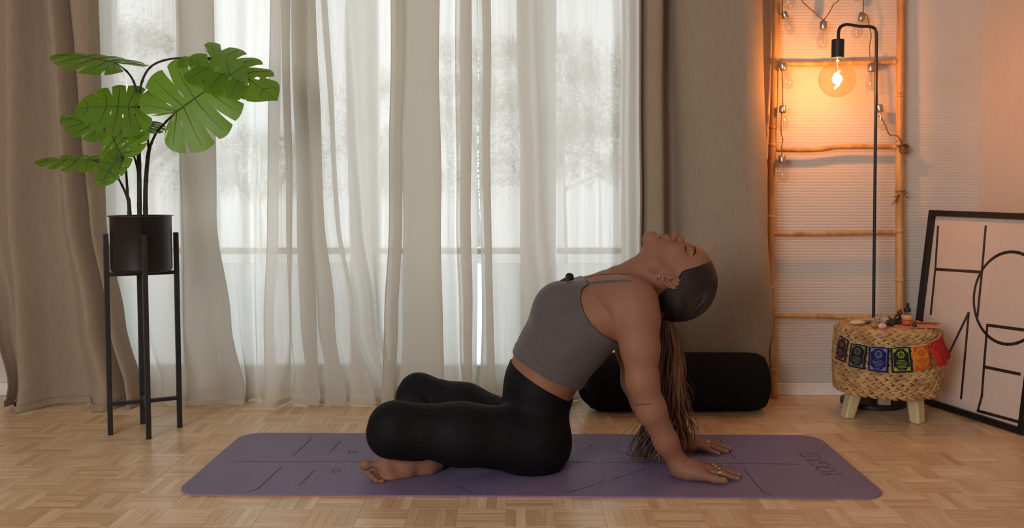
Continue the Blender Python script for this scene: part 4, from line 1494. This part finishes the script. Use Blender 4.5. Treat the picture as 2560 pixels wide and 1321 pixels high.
def np_mesh(name, v, q, m, parent):
    o0 = worg(parent)
    # orientation: signed volume
    a, b, c, d = (v[q[:, i]] for i in range(4))
    vol = np.einsum('ij,ij->i', a, np.cross(b, c)).sum() + np.einsum('ij,ij->i', a, np.cross(c, d)).sum()
    if vol < 0:
        q = q[:, ::-1]
    me = bpy.data.meshes.new(name)
    me.vertices.add(len(v)); me.loops.add(len(q) * 4); me.polygons.add(len(q))
    me.vertices.foreach_set('co', (v - np.array(o0)).astype(np.float32).ravel())
    me.loops.foreach_set('vertex_index', q.astype(np.int32).ravel())
    me.polygons.foreach_set('loop_start', (np.arange(len(q)) * 4).astype(np.int32))
    me.polygons.foreach_set('use_smooth', np.ones(len(q), bool))
    me.update(calc_edges=True)
    return link(name, me, m, parent)

YV = (0, 1, 0)
# --- trunk
T = new_field()
ellip(T, P(1326, 1098, 2.69), (0.100, 0.165, 0.097), k=0.02)
cone(T, P(1330, 1060, 2.69), P(1350, 955, 2.69), 0.096, 0.086, 0.05, YV, 1.42)
cone(T, P(1350, 955, 2.69), P(1392, 880, 2.69), 0.086, 0.098, 0.05, YV, 1.30)
cone(T, P(1392, 880, 2.69), P(1440, 812, 2.69), 0.098, 0.108, 0.05, YV, 1.24)
cone(T, P(1440, 812, 2.69), P(1508, 768, 2.69), 0.108, 0.088, 0.05, YV, 1.36)
cone(T, P(1508, 768, 2.69), P(1560, 733, 2.69), 0.086, 0.048, 0.05, YV, 2.2)
for sy in (-1, 1):
    ellip(T, P(1397, 772, 2.69 + sy * 0.072), (0.062, 0.062, 0.066), k=0.05)
    cone(T, P(1325, 1105, 2.69 + sy * 0.075), P(1352, 1118, 2.69 + sy * 0.07), 0.076, 0.070, 0.05)
# --- legs
Lg = new_field()
chain(Lg, [(P(1318, 1100, 2.60), 0.088), (P(1150, 1086, 2.545), 0.078), (P(990, 1070, 2.51), 0.063)], 0.03)
cone(Lg, P(984, 1072, 2.51), P(978, 1084, 2.515), 0.062, 0.058, 0.03)
chain(Lg, [(P(978, 1088, 2.515), 0.054), (P(1075, 1120, 2.63), 0.054), (P(1190, 1116, 2.76), 0.034), (P(1250, 1112, 2.83), 0.028)], 0.02)
chain(Lg, [(P(1285, 1085, 2.82), 0.086), (P(1160, 1022, 2.88), 0.070), (P(1046, 983, 2.945), 0.053)], 0.03)
cone(Lg, P(1046, 983, 2.945), P(1036, 996, 2.94), 0.053, 0.050, 0.03)
chain(Lg, [(P(1036, 1000, 2.935), 0.048), (P(1038, 1075, 2.78), 0.052), (P(1068, 1146, 2.635), 0.034), (P(1078, 1152, 2.615), 0.032)], 0.02)
# --- foot (sole towards the camera, big toe uppermost)
A = new_field()
ft = [(P(1078, 1154, 2.615), 0.030), (P(1062, 1170, 2.590), 0.027)]
chain(A, ft, 0.015)
cone(A, P(1068, 1171, 2.585), P(1015, 1168, 2.565), 0.024, 0.026, 0.02, (0, -0.35, 1), 1.15)
cone(A, P(1015, 1168, 2.562), P(964, 1161, 2.555), 0.020, 0.0205, 0.02)
cone(A, P(1015, 1182, 2.552), P(978, 1193, 2.532), 0.020, 0.0180, 0.02)
cone(A, P(964, 1162, 2.553), P(972, 1190, 2.535), 0.0205, 0.0165, 0.02)
cone(A, P(950, 1163, 2.548), P(930, 1162, 2.542), 0.0125, 0.0105, 0.008)
ellip(A, P(914, 1163, 2.536), (0.0175, 0.012, 0.0150), k=0.005)
for a_, b_, r_ in (((950, 1183, 2.540), (921, 1184, 2.516), .0093), ((956, 1191, 2.532), (931, 1194, 2.509), .0088), ((962, 1198, 2.526), (941, 1202.5, 2.502), .0082), ((972, 1203, 2.520), (955, 1206.5, 2.498), .0084)):
    cone(A, P(*a_), P(*b_), r_ * 0.72, r_ * 0.66, 0.004)
    ellip(A, P(*b_), (r_ * 1.0, r_ * 1.0, r_ * 1.0), k=0.0015)
# --- shoulders and arms
SHB = new_field()
for sy, ax_ in ((-1, 0), (1, 1)):
    sh = P(1586, 756, 2.555) if sy < 0 else P(1566, 756, 2.845)
    for f_ in (A, SHB):
        cone(f_, P(1530, 745, 2.69 + sy * 0.06), P(1568, 738, 2.69 + sy * 0.10), 0.048, 0.050, 0.04)
        cone(f_, P(1540, 790, 2.69 + sy * 0.07), sh, 0.062, 0.056, 0.04)
        cone(f_, P(1492, 776, 2.69 + sy * 0.088), P(1578, 768, 2.69 + sy * 0.125), 0.050, 0.050, 0.05)
    if sy < 0:
        chain(A, [(sh, 0.0575), (P(1594, 800, 2.535), 0.0575), (P(1600, 870, 2.515), 0.0500), (P(1606, 955, 2.50), 0.0410), (P(1628, 1025, 2.505), 0.0378), (P(1665, 1105, 2.525), 0.0305), (P(1698, 1165, 2.540), 0.0250)], 0.022)
    else:
        chain(A, [(sh, 0.052), (P(1574, 800, 2.86), 0.050), (P(1580, 870, 2.875), 0.0455), (P(1590, 955, 2.885), 0.0390), (P(1614, 1010, 2.875), 0.037), (P(1660, 1075, 2.845), 0.032), (P(1692, 1117, 2.815), 0.0255)], 0.035)
# --- hands, palms flat on the mat
def hand(wr, sgn, dirx, knx, scale=1.0):
    """wr wrist point; sgn -1: thumb on the camera side; dirx: pointing direction of the fingers on the mat"""
    u = Vector(dirx).normalized()
    v = Vector((-u.y, u.x, 0)) * (1 if sgn > 0 else -1)      # towards the thumb
    base = MZ
    o = Vector((wr.x, wr.y, base))
    def q(a, b, z): return o + u * a * scale + v * b * scale + Vector((0, 0, z))
    cone(A, wr, q(0.032, 0.0, 0.028), 0.0262, 0.020, 0.025, v, 1.35)
    cone(A, q(0.018, 0.010, 0.019), q(0.040, -0.010, 0.018), 0.018, 0.017, 0.02, v, 1.4)
    cone(A, q(0.032, 0.0, 0.026), q(0.078, -0.002, 0.0205), 0.0165, 0.0122, 0.02, v, 2.5)
    for b, L, kz, off, r in ((0.027, 0.070, .0215, 0.0, .0080), (0.007, 0.078, .0225, 0.004, .0082), (-0.013, 0.071, .0215, 0.0, .0079), (-0.031, 0.054, .0185, -0.010, .0070)):
        k0 = q(0.078 + off, b, kz)
        sp_ = b * 0.50
        k1 = q(0.078 + off + L * 0.42, b + sp_ * 0.5, kz - 0.002)
        k2 = q(0.078 + off + L * 0.72, b + sp_ * 0.85, 0.0115)
        k3 = q(0.078 + off + L, b + sp_, 0.0070)
        cone(A, k0, k1, r, r * 0.92, 0.006)
        cone(A, k1, k2, r * 0.92, r * 0.82, 0.004)
        cone(A, k2, k3, r * 0.82, r * 0.68, 0.004)
    t0, t1, t2, t3 = q(0.022, 0.022, 0.020), q(0.050, 0.043, 0.0175), q(0.080, 0.060, 0.0125), q(0.103, 0.068, 0.0105)
    cone(A, t0, t1, 0.0165, 0.0128, 0.02)
    cone(A, t1, t2, 0.0122, 0.0108, 0.006)
    cone(A, t2, t3, 0.0108, 0.0082, 0.004)
    return q
hn = hand(P(1702, 1170, 2.540), -1, (1, 0.06, 0), 0)
hf = hand(P(1694, 1120, 2.812), 1, (1, -0.16, 0), 0, 0.98)

# --- head: local frame, u towards the crown, f out of the face, both in the X-Z plane
HO = P(1668, 690, 2.69)
hu = Vector((0.93, 0, -0.365)).normalized()
hf_ = Vector((0.365, 0, 0.93)).normalized()
RH = Matrix((hu, hf_, Vector((0, -1, 0)))).transposed()
def H(a, b, s=0.0):
    return HO + RH @ Vector((a, b, s)) * 0.001
HD = new_field()
mm = 0.001
def he(a, b, s, ra, rb, rs, k, sub=False, f=None):
    ellip(HD if f is None else f, H(a, b, s), (ra * mm, rb * mm, rs * mm), RH, k * mm, sub)
def hc(p, q, ra, rb, k, sub=False):
    cone(HD, H(*p), H(*q), ra * mm, rb * mm, k * mm, sub=sub)
he(44, 6, 0, 82, 97, 70, 5)
he(60, -10, 0, 72, 84, 71, 20)
he(58, 40, 0, 48, 66, 60, 20)
he(-16, 52, 0, 66, 46, 54, 30)
he(-50, 62, 0, 40, 34, 40, 25)
for s in (-1, 1):
    hc((-78, 78, 10 * s), (-52, 18, 46 * s), 17, 15, 18)
    hc((-52, 18, 46 * s), (-4, 4, 58 * s), 15, 14, 18)
    he(-6, 76, 36 * s, 24, 20, 22, 18)
    he(24, 86, 30 * s, 12, 10, 18, 12, True)
    he(17, 83, 31 * s, 13.5, 13, 15, 4)
    hc((34, 99, 10 * s), (36, 88, 42 * s), 8, 7, 12)
he(-82, 84, 0, 18, 17, 21, 14)
he(-91, 78, 0, 13, 13, 18, 12)
hc((20, 97, 0), (-4, 108, 0), 8.5, 9, 12)
hc((-4, 108, 0), (-20, 117, 0), 9, 9.5, 8)
he(-22, 117, 0, 10.5, 10, 11, 5)
for s in (-1, 1):
    he(-25, 106, 11.5 * s, 8, 10, 6.5, 5)
    he(-31, 111, 6.5 * s, 4.5, 6, 3.4, 3, True)
he(-40, 98, 0, 12, 10, 24, 8)
he(-44, 104, 0, 5.5, 7.2, 21, 5)
he(-57, 101, 0, 6.0, 7.5, 19, 5)
hc((-50.5, 114, -16), (-50.5, 114, 16), 4.2, 4.2, 2, True)
he(-68, 93, 0, 8, 6, 18, 8, True)
# ears
for s in (-1, 1):
    Re = RH @ Matrix.Rotation(math.radians(18 * s), 3, 'X')
    ellip(HD, H(2, -9, 69 * s), (0.031, 0.0185, 0.0085), Re, 0.004)
    ellip(HD, H(4, -6, 78 * s), (0.022, 0.0118, 0.008), Re, 0.003, True)
    ellip(HD, H(-4, -1, 73 * s), (0.007, 0.006, 0.005), Re, 0.003)
    ellip(HD, H(-24, -4, 70 * s), (0.009, 0.008, 0.0055), Re, 0.005)
    rim = [(4 + 27 * math.cos(a), -9 + 15.5 * math.sin(a), (75 - 2.5 * math.cos(a)) * s) for a in [math.radians(x) for x in range(60, -215, -25)]]
    for p_, q_ in zip(rim[:-1], rim[1:]):
        cone(HD, H(*p_), H(*q_), 0.0034, 0.0034, 0.002)
    ridge = [(10 + 13 * math.cos(a), -8 + 7.5 * math.sin(a), 76 * s) for a in [math.radians(x) for x in range(20, -190, -30)]]
    for p_, q_ in zip(ridge[:-1], ridge[1:]):
        cone(HD, H(*p_), H(*q_), 0.0022, 0.0022, 0.002)
head_only = HD.copy()
# neck
cone(HD, P(1556, 722, 2.69), P(1640, 672, 2.69), 0.064, 0.060, 0.03, YV, 0.88)
cone(HD, P(1600, 740, 2.69), P(1660, 700, 2.69), 0.050, 0.055, 0.03, YV, 0.95)
for sy in (-1, 1):
    cone(HD, P(1536, 680, 2.69 + sy * 0.014), P(1648, 712, 2.69 + sy * 0.054), 0.011, 0.014, 0.018)
    cone(HD, P(1508, 693, 2.69 + sy * 0.02), P(1570, 708, 2.69 + sy * 0.13), 0.010, 0.009, 0.022)

body_f = smin(smin(T, Lg, 0.03), smin(A, HD, 0.03), 0.028)
# crease between thighs and belly stays soft; body sits on the mat
zfloor = (MZ + 0.0006 - gx[2])[None, None, :]
body_f = np.maximum(body_f, zfloor)
pers = thing('person', 'woman in grey crop top and black leggings sitting cross-legged, leaning back on both hands', 'person', (P(1330, 1100, 2.69).x, P(1330, 1100, 2.69).y, MZ))

def skin_mat():
    N = NT('skin')
    b = N.b
    at_ = N.n('ShaderNodeVertexColor', layer_name='flush')
    sp = N.n('ShaderNodeSeparateColor')
    N.l(at_.outputs['Color'], sp.inputs[0])
    tc = N.n('ShaderNodeTexCoord')
    nz = N.n('ShaderNodeTexNoise', i_Scale=16.0, i_Detail=4.0)
    N.l(tc.outputs['Object'], nz.inputs['Vector'])
    mx = N.n('ShaderNodeMix', data_type='RGBA')
    mx.inputs[6].default_value = srgb(144, 103, 84)
    mx.inputs[7].default_value = srgb(134, 93, 75)
    N.l(nz.outputs['Fac'], mx.inputs[0])
    m2 = N.n('ShaderNodeMix', data_type='RGBA')
    m2.inputs[7].default_value = srgb(140, 66, 58)
    N.l(sp.outputs[0], m2.inputs[0])
    N.l(mx.outputs[2], m2.inputs[6])
    m3 = N.n('ShaderNodeMix', data_type='RGBA')
    m3.inputs[7].default_value = srgb(176, 130, 116)
    N.l(sp.outputs[1], m3.inputs[0])
    N.l(m2.outputs[2], m3.inputs[6])
    N.l(m3.outputs[2], b.inputs['Base Color'])
    b.inputs['Roughness'].default_value = 0.6
    b.inputs['Specular IOR Level'].default_value = 0.25
    b.inputs['Subsurface Weight'].default_value = 0.12
    b.inputs['Subsurface Radius'].default_value = (0.010, 0.004, 0.002)
    b.inputs['Subsurface Scale'].default_value = 1.0
    n2 = N.n('ShaderNodeTexNoise', i_Scale=260.0, i_Detail=2.0)
    N.l(tc.outputs['Object'], n2.inputs['Vector'])
    bp = N.n('ShaderNodeBump', i_Strength=0.08, i_Distance=0.002)
    N.l(n2.outputs['Fac'], bp.inputs['Height'])
    N.l(bp.outputs[0], b.inputs['Normal'])
    return N.m
M_skin = skin_mat()
bv, bq = surface(body_f)
body = np_mesh('body', bv, bq, M_skin, pers)
# lips and nails carry their own colour
fl_ = np.zeros((len(bv), 4), np.float32); fl_[:, 3] = 1
for c, r, rw in ((H(-44, 109), .0075, 1), (H(-57, 107), .0075, 1)):
    d = np.linalg.norm((bv - np.array(c)) * np.array([1, 0.42, 1]), axis=1)
    fl_[:, 0] = np.maximum(fl_[:, 0], np.clip((r * 1.25 - d) / (r * 0.4), 0, 1) * 0.8)
for q, sc__ in ((hn, 1), (hf, 0.98)):
    for b_, L, off in ((0.027, .070, 0), (0.007, .078, .004), (-0.013, .071, 0), (-0.031, .054, -.010)):
        c = q(0.078 + off + L - 0.002, b_ * 1.48, 0.0135)
        d = np.linalg.norm(bv - np.array(c), axis=1)
        fl_[:, 1] = np.maximum(fl_[:, 1], np.clip((0.0062 - d) / 0.002, 0, 1))
    d = np.linalg.norm(bv - np.array(q(0.101, 0.067, 0.019)), axis=1)
    fl_[:, 1] = np.maximum(fl_[:, 1], np.clip((0.0068 - d) / 0.002, 0, 1))
ca = body.data.color_attributes.new('flush', 'FLOAT_COLOR', 'POINT')
ca.data.foreach_set('color', fl_.ravel())

# --- crop top
def XZ(px, py, d):
    p = P(px, py, d)
    return (p.x, p.z)
NEAR = 2.565
hem = [XZ(1276, 884, 2.66), XZ(1292, 898, 2.62), XZ(1330, 924, NEAR), XZ(1370, 947, NEAR), XZ(1430, 973, NEAR), XZ(1470, 990, 2.62)]
arm = [XZ(1600, 900, NEAR), XZ(1549, 861, NEAR), XZ(1502, 832, NEAR), XZ(1472, 803, NEAR), XZ(1456, 776, NEAR), XZ(1449, 745, NEAR), XZ(1455, 722, 2.58), XZ(1470, 710, 2.60)]
front = [XZ(1462, 700, 2.62), XZ(1420, 706, 2.66), XZ(1398, 700, 2.69), XZ(1330, 640, 2.69), XZ(1200, 760, 2.69), XZ(1240, 880, 2.69)]
pm_ = poly2(hem + arm + front)
shirt_f = smin(smin(T, SHB, 0.028), Lg, 0.03)
cf = np.maximum(shirt_f - 0.0045, pm_[:, None, :])
# cut the garment away from the arms
armf = new_field()
for sy in (-1, 1):
    if sy < 0:
        chain(armf, [(P(1590, 770, 2.545), 0.0575), (P(1594, 800, 2.535), 0.0575), (P(1600, 870, 2.515), 0.0515), (P(1607, 960, 2.50), 0.0395), (P(1632, 1030, 2.505), 0.0405)], 0.02)
    else:
        chain(armf, [(P(1570, 770, 2.85), 0.052), (P(1574, 800, 2.86), 0.050), (P(1580, 870, 2.875), 0.0455), (P(1590, 955, 2.885), 0.0385), (P(1614, 1010, 2.875), 0.040)], 0.02)
M_top = mat('grey_ribbed_jersey', srgb(84, 80, 82), 0.9, col2=srgb(79, 75, 77), nscale=(20, 20, 20), bump=0.25, bscale=(420, 420, 160), sheen=0.2)
v, q = surface(cf)
np_mesh('crop_top', v, q, M_top, pers)
band = [XZ(1276, 884, 2.66), XZ(1292, 898, 2.62), XZ(1330, 924, NEAR), XZ(1370, 947, NEAR), XZ(1430, 973, NEAR), XZ(1470, 990, 2.62),
        XZ(1478, 966, 2.62), XZ(1438, 949, NEAR), XZ(1378, 922, NEAR), XZ(1336, 899, NEAR), XZ(1297, 872, 2.62), XZ(1276, 858, 2.66)]
hb = np.maximum(shirt_f - 0.0065, poly2(band)[:, None, :])
v, q = surface(hb)
np_mesh('hem_band', v, q, M_top, pers)
# --- leggings
M_legg = mat('black_leggings', srgb(9, 10, 14), 0.7, col2=srgb(12, 13, 18), nscale=(14, 14, 14), bump=0.35, bscale=(26, 26, 60), spec=0.2)
legs_f = smin(T, Lg, 0.022)
wl = [XZ(1266, 896, 2.69), XZ(1285, 912, 2.66), XZ(1306, 934, 2.60), XZ(1350, 966, NEAR), XZ(1390, 990, NEAR), XZ(1420, 1003, 2.62), XZ(1470, 1012, 2.69)]
low = [XZ(1600, 1300, 2.69), XZ(700, 1300, 2.69), XZ(700, 880, 2.69)]
lf = np.maximum(np.maximum(legs_f - 0.0040, poly2(wl + low)[:, None, :]), (MZ + 0.0003 - gx[2])[None, None, :])
v, q = surface(lf)
np_mesh('leggings', v, q, M_legg, pers)
# --- hair
M_hair = mat('dark_brown_hair', srgb(34, 22, 20), 0.5, col2=srgb(24, 16, 16), nscale=(60, 60, 60), bump=0.5, bscale=(30, 300, 300), spec=0.4)
N_ = M_hair
hm_ = poly2([XZ(*p, 2.64) for p in ((1800, 636), (1778, 648), (1768, 650), (1757, 655), (1745, 662), (1730, 668), (1714, 672), (1702, 678), (1695, 688), (1692, 700), (1687, 710), (1676, 717), (1658, 720), (1640, 722), (1622, 726), (1618, 830), (1830, 860))])
hairf = new_field()
he(46, 0, 0, 93, 106, 79, 5, f=hairf)
he(64, -14, 0, 80, 92, 78, 20, f=hairf)
he(40, -48, 0, 70, 62, 62, 20, f=hairf)
cone(hairf, H(40, -70), P(1664, 778, 2.69), 0.040, 0.020, 0.03)
hairf = smax(hairf, hm_[:, None, :], 0.008)
v, q = surface(hairf)
hair_o = np_mesh('hair', v, q, M_hair, pers)
hbvh = BVHTree.FromPolygons(v.tolist(), q.tolist(), all_triangles=False)
del hairf
del HD, head_only, lf, hb, cf
m = MB()
tie = P(1660, 786, 2.69)
m.tube([tie + Vector((0.019 * math.cos(a), 0.019 * math.sin(a), 0.004 * math.cos(a))) for a in [k * math.pi / 10 for k in range(21)]], 0.008, 8, caps=False)
m.build('hair_tie', M_black, pers, smooth=True)
# combed locks lying on the scalp, from the hairline back to the tie
m = MB()
hq = random.Random(21)
hc0 = H(46, -6)
tdir = (RH.transposed() @ (tie - hc0)).normalized()
for i in range(150):
    th = hq.uniform(-math.pi, math.pi)
    # hairline circle seen from the head centre: crown-forward axis, opening around it
    sdir = Vector((0.80 * math.cos(th * .5), 0.60 - 0.75 * abs(math.sin(th * .5)), 1.0 * math.sin(th * .5) * 1.05))
    sdir = (sdir + Vector((hq.uniform(-.12, .12), hq.uniform(-.12, .12), hq.uniform(-.12, .12)))).normalized()
    pts = []
    for k in range(15):
        t = k / 14
        dd = sdir.lerp(tdir, t)
        dd += Vector((0.25, -0.15, 0.22 * (1 if sdir.z > 0 else -1))) * math.sin(math.pi * t)
        w = (RH @ dd).normalized()
        h = hbvh.ray_cast(hc0 + w * 0.16, -w, 0.16)
        if h[0] is not None and (h[0] - hc0).length > 0.06:
            pts.append(h[0] + w * 0.0004)
    if len(pts) > 6:
        N2 = len(pts)
        m.tube(pts, [hq.uniform(.0014, .0026) * (0.3 + 0.7 * math.sin(math.pi * (j + .5) / N2)) for j in range(N2)], 5, flat=0.8)
m.build('combed_strands', mat('dark_hair_strands', srgb(44, 28, 24), 0.4, col2=srgb(32, 21, 19), nscale=(90, 90, 90), spec=0.5), hair_o, smooth=True)
# ponytail: many tapering wavy locks
hr = random.Random(12)
path = [(786, 1662, 12, .016), (820, 1668, 18, .022), (870, 1674, 27, .030), (920, 1675, 32, .036), (980, 1674, 35, .040), (1040, 1667, 44, .046), (1090, 1660, 58, .052), (1130, 1654, 66, .056), (1166, 1645, 60, .056)]
def pony(y):
    for i in range(len(path) - 1):
        if path[i][0] <= y <= path[i + 1][0]:
            t = (y - path[i][0]) / (path[i + 1][0] - path[i][0])
            return [path[i][j] + (path[i + 1][j] - path[i][j]) * t for j in (1, 2, 3)]
    return list(path[-1][1:])
def lock(mb, a, r, yend, rad, wav, seed, curl=0.0):
    q = random.Random(seed)
    ph, ph2 = q.uniform(0, 6.28), q.uniform(0, 6.28)
    pts, rr = [], []
    n = 26
    for i in range(n + 1):
        t = i / n
        y = 782 + (yend - 782) * t
        cx, hw, hd = pony(min(y, 1166))
        A_ = a + 0.5 * math.sin(t * 3 + ph2) * t
        px = cx + hw * r * math.cos(A_) + wav * t * math.sin(t * 16 + ph)
        dd = 2.69 - hd * r * math.sin(A_) + 0.010 * t * math.sin(t * 13 + ph2)
        if t > 0.62:
            e = (t - 0.62) / 0.38
            px += 16 * e * math.sin(e * 5.0 + ph) + (curl * math.sin(e * 2.6))
            dd += 0.018 * e * math.cos(e * 5.0 + ph)
        p = P(px, y, dd)
        if p.z < MZ + 0.006 + rad * .5:
            p.z = MZ + 0.006 + rad * .5
        pts.append(p)
        rr.append(rad * (0.75 + 0.5 * math.sin(math.pi * min(1, t * 1.1))) * (1 - t ** 5 * 0.85))
    mb.tube(pts, rr, 6, flat=0.6)
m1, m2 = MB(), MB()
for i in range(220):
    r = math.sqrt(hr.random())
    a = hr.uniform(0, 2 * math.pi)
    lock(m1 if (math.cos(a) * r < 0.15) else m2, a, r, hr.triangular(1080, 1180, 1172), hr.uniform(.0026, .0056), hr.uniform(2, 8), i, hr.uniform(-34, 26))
for i, (a, cu) in enumerate(((3.0, -34), (3.2, -48), (2.9, -20), (0.2, 30), (3.4, -40), (0.1, 22), (0.0, 36))):
    lock(m1, a, 1.0, 1168, .0013, 5, 900 + i, cu)
for i in range(26):
    lock(m2, hr.uniform(-.7, .7), 1.0 + hr.uniform(.0, .25), hr.uniform(1000, 1160), .0006, 9, 1200 + i, hr.uniform(-10, 25))
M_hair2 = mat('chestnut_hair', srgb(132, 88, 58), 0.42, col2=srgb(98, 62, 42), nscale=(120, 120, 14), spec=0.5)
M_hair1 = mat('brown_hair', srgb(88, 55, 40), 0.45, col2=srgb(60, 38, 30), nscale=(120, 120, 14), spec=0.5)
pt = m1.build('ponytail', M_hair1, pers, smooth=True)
o = m2.build('chestnut_locks', M_hair2, pt, smooth=True)  # chestnut-coloured locks on the right half of the ponytail
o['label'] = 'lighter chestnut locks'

# --- details placed on the skin
step = 1
bvh = BVHTree.FromPolygons(bv.tolist(), bq.tolist(), all_triangles=False)
def skin(px, py, off=0.0):
    h = bvh.ray_cast(Vector((0, 0, CH)), ray(px, py).normalized())
    if h[0] is None:
        return None
    n = h[1]
    if n.dot(ray(px, py)) > 0: n = -n
    return h[0] + n * off
def mirror(p): return Vector((p.x, 2 * 2.69 * DS - p.y, p.z))
def skin_line(name, pts, r, m_, mir=False, off=0.0008, flat=1.0, n=6, taper=True, dens=4):
    q = [Vector((p[0], p[1], 0)) for p in pts]
    q = catmull(q, dens)
    w = [skin(p.x, p.y, off) for p in q]
    w = [p for p in w if p is not None]
    out = []
    for k in range(2 if mir else 1):
        pp = w if k == 0 else [mirror(p) for p in w]
        mb = MB()
        N2 = len(pp)
        mb.tube(pp, [r * (math.sin(math.pi * (0.12 + 0.76 * i / (N2 - 1))) if taper else 1) for i in range(N2)], n, flat=flat)
        out.append(mb.build(name, m_, pers, smooth=True))
    return out
skin_line('eyebrow', [(1733.5, 617), (1737.5, 621), (1738, 627), (1736, 633), (1732.5, 639)], 0.0034, M_hair, True, 0.0003)
skin_line('eyelashes', [(1711, 615), (1713.5, 619), (1714, 624), (1712, 629)], 0.0020, M_hair, True, 0.0010)
M_gold = mat('pale_gold', srgb(206, 186, 150), 0.3, 1.0, nscale=(30, 30, 30))
for k in range(2):
    mb = MB()
    c = P(1642, 692, 2.69) + Vector((0, -0.070, 0))
    pts = [c + Vector((0.0085 * math.cos(a), -0.004 * math.sin(a), 0.0105 * math.sin(a))) for a in [j * math.pi / 12 for j in range(25)]]
    if k: pts = [mirror(p) for p in pts]
    mb.tube(pts, [0.0011 + 0.0009 * max(0, -math.cos(j * math.pi / 12)) for j in range(25)], 8, caps=False)
    mb.build('hoop_earring', M_gold, pers, smooth=True)
mb = MB()
p = skin(1535, 738, 0.0002)
mb.ell(p, (0.0016, 0.0010, 0.0016))
mb.build('mole', mat('mole_brown', srgb(74, 44, 36), 0.7), pers, smooth=True)
skin_line('tattoo', [(1589, 1015), (1594, 1013), (1600, 1012), (1612, 1011.5), (1627, 1010)], 0.0009, M_ink, off=-0.0002, taper=False)
skin_line('tattoo', [(1594, 1009), (1593.5, 1015)], 0.0008, M_ink, off=-0.0002, taper=False)
skin_line('necklace', [(1462, 697), (1480, 691), (1505, 687), (1540, 686), (1572, 688)], 0.0006, M_ink, off=0.0006, taper=False)
skin_line('shoulder_strap', [(1448, 716), (1470, 710), (1495, 706), (1520, 704), (1545, 703), (1566, 702), (1580, 704)], 0.0042, M_top, True, 0.0006, flat=1.0)
skin_line('neckline_trim', [(1416, 711), (1430, 710), (1448, 709), (1470, 706)], 0.0026, M_top, False, 0.0035, taper=False)
# rings on both hands
for q, offs in ((hn, ((0.027, .098, .0098), (0.007, .094, .0100), (-0.013, .094, .0096))), (hf, ((-0.013, .092, .0094), (0.007, .093, .0098)))):
    for b_, x_, r_ in offs:
        c = q(x_, b_ * 1.05, 0.0210)
        ux_ = (q(1, 0, 0) - q(0, 0, 0)).normalized(); vy_ = (q(0, 1, 0) - q(0, 0, 0)).normalized()
        mb = MB()
        for e_ in (-0.0022, 0.0022):
            mb.tube([c + ux_ * e_ + vy_ * (r_ * math.cos(a)) + Vector((0, 0, r_ * math.sin(a))) for a in [j * math.pi / 10 for j in range(21)]], 0.0012, 6, caps=False)
        mb.ell(c + Vector((0, 0, r_ + 0.001)), (0.0052, 0.0045, 0.0024), None, 8, 5)
        mb.build('finger_ring', M_gold, pers, smooth=True)

# ------------------------------------------------------------------ clip-on microphone
mc = P(1424, 693, 2.69)
mic = thing('clip_microphone', 'small black foam clip-on microphone attached to the crop top neckline', 'microphone', P(1412, 703, 2.69))
m = MB()
m.ell(mc, (0.0125, 0.0115, 0.0115), Matrix.Rotation(0.5, 3, 'Y'), 16, 10)
mr_ = random.Random(2)
m.v = [tuple(Vector(v) + (Vector(v) - mc).normalized() * mr_.uniform(-.0008, .0008)) for v in m.v]
m.build('foam_windshield', mat('black_foam', srgb(22, 23, 24), 0.95, nscale=(200, 200, 200), bump=0.6), mic, smooth=True)
m = MB()
m.bar(P(1403, 707, 2.68), P(1424, 696, 2.68), 0.012, 0.015)
m.bar(P(1404, 709, 2.69), P(1414, 712, 2.69), 0.008, 0.004)
m.build('clip_body', M_black, mic, bevel=0.002)
